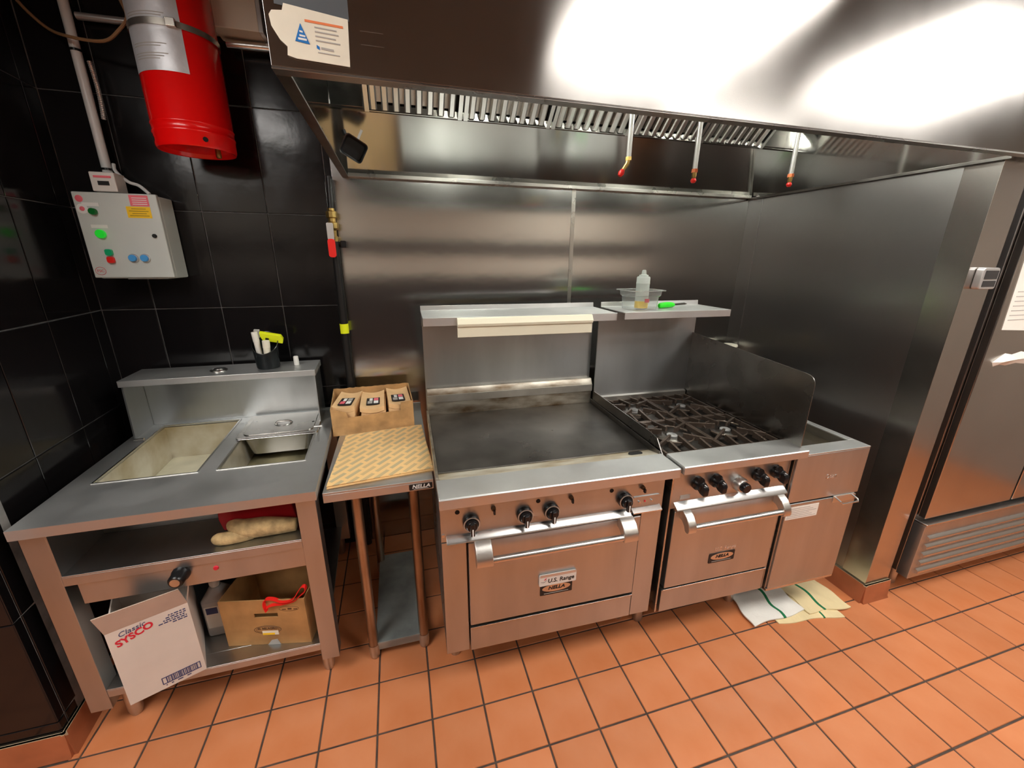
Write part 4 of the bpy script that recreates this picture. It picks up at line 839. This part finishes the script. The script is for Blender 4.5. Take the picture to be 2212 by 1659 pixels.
# griddle top
obj('grease_trough', prism(new_bm(), [(0.130, 0.930), (0.130, 0.944), (0.150, 0.940), (0.205, 0.927), (0.205, 0.912), (0.130, 0.912)], 'x', 0.012, 0.905), 'trough_steel', r1)
obj('drain_slot', prism(new_bm(), [(p[0], p[1]) for p in rrect(0.79, 0.85, 0.158, 0.182, 0.010)], 'z', 0.922, 0.940), 'black_void', r1)
P1('griddle_plate', (0.012, 0.905, 0.205, 0.805, 0.905, 0.932), 'griddle_iron', 0.003)
P1('side_splash', (0.0, 0.010, 0.13, 0.82, 0.90, 0.955), 'steel_stained', 0.001); P1('side_splash', (0.905, 0.910, 0.13, 0.80, 0.90, 0.955), 'steel_dark', 0.001)
obj('rear_ramp', prism(new_bm(), [(0.805, 0.925), (0.80, 1.0), (0.797, 1.045), (0.812, 1.072), (0.83, 1.072), (0.83, 0.925)], 'x', 0.008, 0.907), 'steel_stained', r1, 0.001)
P1('ramp_cap', (0.008, 0.907, 0.792, 0.797, 1.004, 1.043), 'steel_dull', 0.001)
P1('back_splash', (0.003, 0.904, 0.832, 0.842, 0.95, 1.428), 'steel_front', 0.001)
sf = obj('high_shelf', prism(new_bm(), [(0.575, 1.4276), (0.575, 1.4628), (0.842, 1.4628), (0.845, 1.485), (0.849, 1.485), (0.849, 1.458), (0.579, 1.458), (0.579, 1.4276)], 'x', 0.0, W1 - 0.010), 'steel_top', r1, 0.001)
bm = new_bm()
for x in (0.0, W1 - 0.018): prism(bm, [(0.58, 1.4276), (0.58, 1.458), (0.835, 1.458), (0.835, 1.39)], 'x', x, x + 0.006)
obj('shelf_bracket', bm, 'steel', r1)
lf = obj('light_fixture', prism(new_bm(), [(0.572, 1.462), (0.560, 1.458), (0.548, 1.436), (0.552, 1.425), (0.560, 1.424), (0.560, 1.378), (0.566, 1.376), (0.566, 1.424), (0.574, 1.426)], 'x', 0.144, 0.772), 'light_cream', r1, 0.001)

# ================================================================== FOUR-BURNER RANGE
r2 = thing('burner_range', 'narrow stainless range with four open burners and an oven', 'range', (0.9175, -1.1836, 0.0), -0.0193)
def P2(name, d, m, bevel=0.0015, parent=None): return box(name, d, m, parent or r2, bevel)
W2 = 0.599
obj('front_rail', prism(new_bm(), [(0.0, 0.923), (0.0, 0.953), (0.004, 0.9565), (0.118, 0.9565), (0.118, 0.93), (0.06, 0.923)], 'x', 0.004, W2), 'steel_top', r2, 0.001)
P2('control_fascia', (0.008, 0.592, 0.062, 0.075, 0.731, 0.923), 'steel_front', 0.001)
obj('drip_trim', prism(new_bm(), [(0.062, 0.762), (0.034, 0.742), (0.032, 0.735), (0.038, 0.731), (0.062, 0.730)], 'x', 0.024, 0.578), 'steel_polished', r2, 0.001)
P2('side_panel', (0.004, 0.012, 0.06, 0.80, 0.20, 0.923), 'steel'); P2('side_panel', (0.584, 0.592, 0.06, 0.80, 0.20, 0.923), 'steel')
P2('body_core', (0.012, 0.584, 0.10, 0.80, 0.205, 0.915), 'steel_dark', 0)
dr = P2('oven_door', (0.028, 0.574, 0.048, 0.10, 0.335, 0.724), 'steel_front', 0.004)
P2('kick_panel', (0.024, 0.578, 0.056, 0.10, 0.200, 0.318), 'steel_front', 0.002); P2('kick_ledge', (0.024, 0.578, 0.050, 0.10, 0.319, 0.326), 'steel_polished', 0.001)
for (a, b) in ((0.03, 0.21), (0.56, 0.20), (0.05, 0.74), (0.55, 0.74)):
    obj('leg', lathe(new_bm(), [(0.0, 0.0), (0.022, 0.0), (0.025, 0.015), (0.022, 0.03), (0.024, 0.206)], (a, b, 0), n=16), 'steel_dull', r2)
handle(dr, 0.050, 0.560, 0.038)
nella(dr, 0.303, 0.450, 0.134, 0.050, 0.048)
text('faded_lettering', 'U.S. Range', 0.026, 'steel_polished', dr, (0.315, 0.0478, 0.492), shear=0.2, ext=0.0003)
for x in (0.125, 0.212, 0.422, 0.520):
    k_ = obj('knob', lathe(new_bm(), [(0.029, 0.0), (0.029, 0.010), (0.022, 0.016), (0.019, 0.034), (0.014, 0.038), (0.0, 0.038)], (x, 0.062, 0.838), (0, -1, 0), 24), 'black_plastic', r2)
    obj('grip', prism(new_bm(), [(0.062, 0.852), (0.012, 0.850), (0.004, 0.838), (0.006, 0.806), (0.03, 0.808), (0.05, 0.82)], 'x', x - 0.012, x + 0.012), 'black_plastic', k_, 0.004)
    obj('grip_mark', bx(new_bm(), x - 0.0015, x + 0.0015, 0.010, 0.020, 0.850, 0.852), 'ink_white', k_)
k_ = obj('thermostat_knob', lathe(new_bm(), [(0.032, 0.0), (0.032, 0.02), (0.026, 0.03), (0.0, 0.031)], (0.333, 0.062, 0.806), (0, -1, 0), 28), 'steel_cast', r2)
obj('knob_core', lathe(new_bm(), [(0.022, 0.03), (0.021, 0.046), (0.018, 0.05), (0.0, 0.05)], (0.333, 0.062, 0.806), (0, -1, 0), 20), 'black_plastic', k_)
obj('rating_sticker', bx(new_bm(), 0.052, 0.098, 0.0605, 0.062, 0.770, 0.789), 'ink_grey', r2)
# top: drip tray, burners, grates
P2('burner_tray', (0.014, 0.582, 0.118, 0.79, 0.900, 0.912), 'burner_tray', 0)
P2('front_baffle', (0.014, 0.582, 0.118, 0.124, 0.912, 0.935), 'burner_tray', 0)
for (bx0, by0) in ((0.012, 0.13), (0.298, 0.13), (0.012, 0.458), (0.298, 0.458)):
    gw, gd, z0, z1 = 0.280, 0.322, 0.936, 0.962
    cxg, cyg = bx0 + gw / 2, by0 + gd / 2
    b_ = obj('burner', lathe(new_bm(), [(0.05, 0.912), (0.05, 0.925), (0.062, 0.928), (0.064, 0.938), (0.056, 0.944), (0.03, 0.945), (0.028, 0.935), (0.0, 0.935)], (cxg, cyg, 0), n=28), 'steel_dark', r2)
    obj('burner_cap', lathe(new_bm(), [(0.024, 0.935), (0.024, 0.948), (0.018, 0.951), (0.0, 0.951)], (cxg, cyg, 0), n=20), 'burner_ash', b_)
    bm = new_bm(); e = 0.0055
    def rib(xa, ya, xb, yb, h0=z0, h1=z1, h2=None, wd=e):
        d = Vector((xb - xa, yb - ya, 0)).normalized(); s_ = Vector((-d.y, d.x, 0)) * wd; h2 = h1 if h2 is None else h2
        v = []
        for (p, hb_) in (((xa, ya), h1), ((xb, yb), h2)):
            for sg in (-1, 1):
                for z in (h0, hb_): v.append(bm.verts.new((p[0] + s_.x * sg, p[1] + s_.y * sg, z)))
        for q in ((0, 1, 3, 2), (4, 6, 7, 5), (0, 4, 5, 1), (2, 3, 7, 6), (1, 5, 7, 3), (0, 2, 6, 4)): bm.faces.new([v[i] for i in q])
    xa, xb, ya, yb = bx0 + .003, bx0 + gw - .003, by0 + .003, by0 + gd - .003
    rib(xa, ya, xb, ya, 0.932, 0.948); rib(xa, yb, xb, yb, 0.932, 0.948); rib(xa, ya, xa, yb, 0.932, 0.952); rib(xb, ya, xb, yb, 0.932, 0.952)
    for sx in (-1, 1):
        for sy in (-1, 1): rib(cxg + sx * gw * .49, cyg + sy * gd * .30, cxg + sx * 0.034, cyg + sy * 0.030, 0.938, 0.956, 0.966)
    for sy in (-1, 1):
        rib(cxg, cyg + sy * gd * .495, cxg, cyg + sy * 0.045, 0.936, 0.952, 0.966)
        for ox in (-0.075, 0.075): rib(cxg + ox, cyg + sy * gd * .495, cxg + ox, cyg + sy * 0.088, 0.936, 0.954, 0.966)
    obj('grate', bm, 'cast_iron', r2, 0.0012, smooth=30)
    # curved web plates of the cast grates
    bm = new_bm()
    for sx in (-1, 1):
        for sy in (-1, 1):
            tube(bm, [(cxg + sx * 0.092 * math.cos(a), cyg + sy * 0.092 * math.sin(a), 0.950) for a in [math.radians(10 + 14 * q) for q in range(6)]], 0.004, 6)
    obj('grate_ring', bm, 'cast_iron', r2)
obj('left_guard', prism(new_bm(), [(0.120, 0.930), (0.145, 0.950), (0.185, 0.995), (0.235, 1.002), (0.80, 1.006), (0.80, 0.90), (0.12, 0.90)], 'x', -0.002, 0.002), 'steel_guard', r2)
gp = [(0.030, 0.950), (0.034, 1.23)] + [(0.034 + 0.04 - 0.04 * math.cos(math.radians(a)), 1.23 + 0.038 * math.sin(math.radians(a))) for a in (20, 45, 70, 90)] + [(0.80, 1.315), (0.80, 0.90), (0.12, 0.90), (0.118, 0.957)]
obj('right_guard', prism(new_bm(), gp, 'x', 0.5850, 0.5885), 'steel_guard', r2, 0.0005)
P2('back_splash', (0.0, 0.597, 0.792, 0.800, 0.95, 1.436), 'steel_front', 0.001)
obj('rear_ledge', prism(new_bm(), [(0.775, 0.930), (0.775, 0.972), (0.792, 0.976), (0.792, 0.930)], 'x', 0.02, 0.580), 'steel_dull', r2)
obj('high_shelf', prism(new_bm(), [(0.5495, 1.436), (0.5495, 1.4692), (0.797, 1.4692), (0.80, 1.492), (0.804, 1.492), (0.804, 1.464), (0.5535, 1.464), (0.5535, 1.436)], 'x', 0.010, W2), 'steel_top', r2, 0.001)
# gas fitting behind range
o = obj('gas_fitting', lathe(new_bm(), [(0.0, 0.0), (0.030, 0.0), (0.034, 0.01), (0.046, 0.075), (0.05, 0.08), (0.046, 0.09), (0.0, 0.09)], n=20), 'paper_cream'); o.location = (2.09, -0.10, 1.065); tag(o, 'cream fitting on the wall behind the burner range guard', 'fitting')
bm = new_bm(); bx(bm, -0.012, 0.012, -0.002, 0.09, 0.0, 0.030); o = obj('wall_stub', bm, 'steel_dull', None); o.location = (2.06, -0.092, 1.085); o.parent = None
bpy.data.objects.remove(o)
t = thing('gas_regulator', 'brass gas connector behind the burner range back panel', 'gas connector', (1.61, -0.22, 0.0))
obj('riser', tube(new_bm(), [(0, 0, 0.005), (0, 0, 1.09)], 0.016, 12), 'pipe_black', t)
obj('body', lathe(new_bm(), [(0.017, 1.06), (0.03, 1.07), (0.034, 1.10), (0.05, 1.12), (0.05, 1.135), (0.03, 1.15), (0.0, 1.155)], n=18), 'brass', t)

# items on burner range shelf
t = thing('plastic_tub', 'clear square plastic tub on the burner range shelf', 'tub', (1.085, -0.515, 1.4698), math.radians(4))
bm = new_bm()
def sq(x, y, r_, z): return [bm.verts.new((p[0], p[1], z)) for p in rrect(-x, x, -y, y, r_)]
Ls = [sq(0.066, 0.056, 0.014, 0.0), sq(0.071, 0.061, 0.016, 0.062), sq(0.078, 0.068, 0.018, 0.068), sq(0.081, 0.071, 0.018, 0.090), sq(0.094, 0.084, 0.02, 0.094), sq(0.096, 0.086, 0.02, 0.091)]
for i in range(len(Ls) - 1):
    for k in range(len(Ls[0])): k2 = (k + 1) % len(Ls[0]); bm.faces.new((Ls[i][k], Ls[i][k2], Ls[i + 1][k2], Ls[i + 1][k]))
bm.faces.new(Ls[0][::-1]); o = obj('body', bm, 'clear_plastic', t); md = o.modifiers.new('thick', 'SOLIDIFY'); md.thickness = 0.002
t = thing('squeeze_bottle', 'translucent squeeze bottle of yellow oil standing in the clear tub', 'bottle', (1.088, -0.525, 1.4735))
obj('body', lathe(new_bm(), [(0.0, 0.0), (0.030, 0.0), (0.032, 0.003), (0.032, 0.118), (0.0335, 0.121), (0.032, 0.125), (0.032, 0.148), (0.028, 0.153), (0.0, 0.153)], n=28), 'bottle_plastic', t)
obj('oil', lathe(new_bm(), [(0.0, 0.002), (0.0325, 0.002), (0.0325, 0.036), (0.0, 0.036)], n=28), 'oil_yellow', t)
obj('cap', lathe(new_bm(), [(0.022, 0.153), (0.022, 0.160), (0.012, 0.163), (0.009, 0.182), (0.006, 0.184), (0.0, 0.184)], n=20), 'bottle_plastic', t)
obj('red_mark', bx(new_bm(), -0.002, 0.022, -0.0345, -0.031, 0.030, 0.048), 'ink_red', t)
t = thing('green_knife', 'paring knife with a bright green handle on the range shelf', 'knife', (1.185, -0.535, 1.4698), math.radians(14))
obj('handle', tube(new_bm(), smooth_path([(0.0, 0, 0.014), (0.02, 0, 0.015), (0.06, 0, 0.016), (0.10, 0, 0.014), (0.115, 0, 0.012)], 3), [0.008, 0.012, 0.0135, 0.014, 0.0145, 0.0145, 0.0145, 0.014, 0.013, 0.012, 0.009, 0.007, 0.005], 14), 'knife_green', t)
obj('blade', prism(new_bm(), [(0.112, 0.010), (0.20, 0.0105), (0.215, 0.014), (0.19, 0.021), (0.112, 0.020)], 'y', -0.001, 0.001), 'steel_dark', t)

# ================================================================== FRYER
fx, fy = 1.5185, -1.155
t = thing('deep_fryer', 'narrow stainless deep fryer between burner range and steel side wall', 'fryer', (fx, fy, 0.0), -0.0193)
FWd = 0.408
def PF(name, d, m, bevel=0.002, parent=None): return box(name, d, m, parent or t, bevel)
PF('upper_panel', (0.0, FWd, 0.0, 0.012, 0.676, 0.905), 'steel_front', 0.003)
PF('cabinet', (0.006, FWd - 0.006, 0.035, 0.70, 0.19, 0.86), 'steel_dark', 0)
PF('side_panel', (0.0, 0.006, 0.012, 0.70, 0.19, 0.905), 'steel'); PF('side_panel', (FWd - 0.006, FWd, 0.012, 0.70, 0.19, 0.905), 'steel')
dr = PF('door', (0.004, FWd - 0.004, 0.0, 0.030, 0.205, 0.668), 'steel_front', 0.004)
PF('bottom_rail', (0.0, FWd, 0.004, 0.030, 0.188, 0.202), 'steel_polished', 0.001)
bm = new_bm(); bx(bm, 0.0, FWd, 0.0, 0.075, 0.905, 0.912); bx(bm, 0.0, 0.035, 0.075, 0.62, 0.905, 0.912); bx(bm, FWd - 0.035, FWd, 0.075, 0.62, 0.905, 0.912); bx(bm, 0.0, FWd, 0.62, 0.70, 0.905, 0.912); obj('top_deck', bm, 'steel_top', t, 0.0015)
bm = new_bm(); bx(bm, 0.035, 0.038, 0.075, 0.62, 0.862, 0.908); bx(bm, FWd - 0.038, FWd - 0.035, 0.075, 0.62, 0.862, 0.908); bx(bm, 0.038, FWd - 0.038, 0.075, 0.078, 0.862, 0.908); bx(bm, 0.038, FWd - 0.038, 0.617, 0.62, 0.862, 0.908); obj('vat', bm, 'steel_dull', t)
PF('oil_surface', (0.038, FWd - 0.038, 0.078, 0.617, 0.8605, 0.868), 'oil_dark', 0)
PF('flue', (0.0, FWd, 0.64, 0.70, 0.912, 1.02), 'steel_dark')
hp = obj('door_handle', bx(new_bm(), 0.262, 0.385, -0.004, 0.003, 0.640, 0.676), 'steel_cast', dr, 0.002)
obj('handle_bar', tube(new_bm(), [(0.275, 0.0, 0.668), (0.275, -0.030, 0.660), (0.278, -0.034, 0.652), (0.372, -0.034, 0.652), (0.375, -0.030, 0.660), (0.375, 0.0, 0.668)], 0.004, 8), 'steel_polished', hp)
lb = obj('instruction_label', bx(new_bm(), 0.006, 0.186, -0.0012, 0.0, 0.588, 0.652), 'paper_white', dr)
bm = new_bm()
for k in range(6): bx(bm, 0.014, 0.176 - 0.02 * (k % 3), -0.0017, -0.0011, 0.595 + k * 0.0092, 0.598 + k * 0.0092)
obj('printed_lines', bm, 'ink_grey', lb)
text('lettering', 'Dean', 0.030, 'steel_polished', t, (0.216, -0.0008, 0.785), shear=0.3, ext=0.0003)
for (a, b) in ((0.05, 0.22), (FWd - 0.05, 0.22), (0.05, 0.6), (FWd - 0.05, 0.6)):
    obj('leg', lathe(new_bm(), [(0.0, 0.0), (0.022, 0.0), (0.025, 0.015), (0.022, 0.03), (0.024, 0.192)], (a, b, 0.0), n=16), 'steel_dull', t)

# ================================================================== TOWELS
def cloth(bm, c, nx, ny, z0, th, amp, stripe=None, seed=0, under=None):
    rg = random.Random(seed); ph = [rg.uniform(0, 6) for _ in range(6)]
    top, bot = [], []
    for a in range(nx + 1):
        ta, tb_ = [], []
        for b in range(ny + 1):
            u_, v_ = a / nx, b / ny
            p = [(c[0][k] * (1 - u_) + c[1][k] * u_) * (1 - v_) + (c[3][k] * (1 - u_) + c[2][k] * u_) * v_ for k in range(2)]
            e = min(u_, 1 - u_, v_, 1 - v_)
            p[0] += 0.006 * math.sin(9 * v_ + ph[0]); p[1] += 0.006 * math.sin(8 * u_ + ph[1])
            zb = z0 if under is None else under(p[0], p[1])
            h = th + amp * (math.sin(14 * u_ + 5 * v_ + ph[2]) + math.sin(9 * v_ - 6 * u_ + ph[3]) + 2) * 0.5 * min(1, e * 6)
            ta.append(bm.verts.new((p[0], p[1], zb + h))); tb_.append(bm.verts.new((p[0], p[1], zb)))
        top.append(ta); bot.append(tb_)
    for a in range(nx):
        for b in range(ny):
            f_ = bm.faces.new((top[a][b], top[a + 1][b], top[a + 1][b + 1], top[a][b + 1]))
            if stripe and stripe[0] <= (a + .5) / nx <= stripe[1]: f_.material_index = 1
            bm.faces.new((bot[a][b], bot[a][b + 1], bot[a + 1][b + 1], bot[a + 1][b]))
    for a in range(nx):
        for b in (0, ny):
            f_ = bm.faces.new((bot[a][b], bot[a + 1][b], top[a + 1][b], top[a][b]))
            if stripe and stripe[0] <= (a + .5) / nx <= stripe[1]: f_.material_index = 1
    for b in range(ny):
        for a in (0, nx): bm.faces.new((bot[a][b], bot[a][b + 1], top[a][b + 1], top[a][b]))
def towel(name, layers, m, label):
    bm = new_bm()
    for l_ in layers: cloth(bm, *l_)
    ox, oy = layers[0][0][0][0], layers[0][0][0][1]
    for v in bm.verts: v.co.x -= ox; v.co.y -= oy
    o = obj(name, bm, m, None, smooth=60); o.data.materials.append(MATS['towel_green']); o.location = (ox, oy, 0.0008); return tag(o, label, 'towel', 'towels on the floor')
towel('kitchen_towel', [([(1.60, -1.188), (1.955, -1.240), (2.0, -1.08), (1.63, -1.06)], 36, 10, 0.0, 0.005, 0.003, (0.70, 0.735), 3), ([(1.80, -1.185), (2.045, -1.213), (2.035, -0.965), (1.80, -0.965)], 34, 14, 0.0085, 0.006, 0.004, (0.38, 0.44), 5)], 'towel_cream', 'cream towel with a green stripe on the floor before the fryer')
towel('kitchen_towel', [([(1.464, -1.175), (1.79, -1.168), (1.80, -0.965), (1.50, -0.965)], 40, 14, 0.009, 0.006, 0.006, (0.55, 0.59), 8)], 'towel_white', 'white towel with a green stripe on the floor under the range corner')

# ================================================================== REFRIGERATOR
t = thing('refrigerator', 'tall stainless reach-in refrigerator right of the steel post', 'refrigerator', (2.378, -1.205, 0.0))
FRW, FRD, FRH = 1.35, 0.80, 2.06
def PR(name, d, m, bevel=0.002, parent=None): return box(name, d, m, parent or t, bevel)
PR('cabinet', (0.0, FRW, 0.03, FRD, 0.13, FRH), 'steel_side', 0.003)
PR('grille_panel', (0.0, FRW, -0.022, 0.03, 0.12, 0.440), 'steel_front', 0.003)
PR('ledge', (0.0, FRW, -0.026, 0.03, 0.4405, 0.452), 'steel_polished', 0.003)
for k in range(5):
    z = 0.150 + k * 0.050
    obj('louver', prism(new_bm(), [(-0.022, z), (-0.035, z + 0.006), (-0.038, z + 0.014), (-0.034, z + 0.024), (-0.022, z + 0.030)], 'x', 0.035, FRW - 0.03), 'steel_polished', t, smooth=60)
for k in range(2):
    d0 = 0.012 + k * (FRW / 2)
    dd = PR('door', (d0, d0 + FRW / 2 - 0.02, -0.005, 0.028, 0.470, 1.93), 'steel_fridge', 0.004)
    obj('door_handle', prism(new_bm(), rrect(d0 + (0.58 if k == 0 else 0.03), d0 + (0.62 if k == 0 else 0.07), 1.05, 1.35, 0.01), 'y', -0.03, -0.005), 'steel_cast', dd, 0.003)
PR('top_panel', (0.0, FRW, -0.005, 0.03, 1.94, FRH), 'steel_front', 0.003)
for (a, b) in ((0.08, 0.08), (FRW - 0.08, 0.08), (0.08, 0.7), (FRW - 0.08, 0.7)):
    obj('leg', lathe(new_bm(), [(0.0, 0.0), (0.022, 0.0), (0.024, 0.13)], (a, b, 0), n=14), 'steel_dull', t)
o = sheet('paper_sheet', [(2.412, 1.80), (2.436, 1.425), (2.64, 1.415), (2.62, 1.80)], -1.2105, 'paper_white', 'white printed sheet taped to the refrigerator door', 'paper')
bm = new_bm()
for k in range(7): bx(bm, -0.075, 0.07, -0.0018, -0.0011, 0.17 - 0.02 * k, 0.174 - 0.02 * k)
obj('printed_lines', bm, 'ink_grey', o)
bm = new_bm(); rg = random.Random(2); ring = [(-0.12, 0.02), (-0.105, 0.0), (-0.06, 0.006), (-0.02, 0.0), (0.05, 0.008), (0.12, 0.0), (0.12, 0.05), (0.06, 0.062), (0.0, 0.05), (-0.05, 0.058), (-0.09, 0.038)]
A = [bm.verts.new((p[0], 0.0, p[1])) for p in ring]; cc = [bm.verts.new((x, -rg.uniform(0.01, 0.022), z)) for x, z in ((-0.085, 0.025), (-0.03, 0.03), (0.03, 0.028), (0.085, 0.03))]
bmesh.ops.triangle_fill(bm, use_beauty=True, edges=[bm.edges.new((A[i], A[(i + 1) % len(A)])) for i in range(len(A))])
for i in range(len(A)):
    m_ = (Vector(A[i].co) + Vector(A[(i + 1) % len(A)].co)) / 2; c_ = min(cc, key=lambda v: (v.co - m_).length); bm.faces.new((A[i], A[(i + 1) % len(A)], c_))
for i in range(len(A)):
    c1 = min(cc, key=lambda v: (v.co - (A[i - 1].co + A[i].co) / 2).length); c2_ = min(cc, key=lambda v: (v.co - (A[i].co + A[(i + 1) % len(A)].co) / 2).length)
    if c1 is not c2_: bm.faces.new((A[i], c1, c2_))
o = obj('paper_scrap', bm, 'paper_white', None, smooth=0); o.location = (2.575, -1.2105, 1.258); tag(o, 'crumpled white paper scrap taped low on the refrigerator door', 'paper')
# thermometer on post
t = thing('wall_thermometer', 'small silver digital display unit on the steel post', 'display unit', (2.235, -1.1875, 1.60))
o = obj('case', prism(new_bm(), rrect(-0.05, 0.052, 0.0, 0.085, 0.012), 'y', -0.026, 0.0), 'silver_paint', t, 0.004)
obj('screen', bx(new_bm(), -0.036, 0.042, -0.0275, -0.026, 0.040, 0.074), 'screen_dark', o); obj('keypad', bx(new_bm(), -0.036, 0.042, -0.0275, -0.026, 0.010, 0.034), 'screen_dark', o)
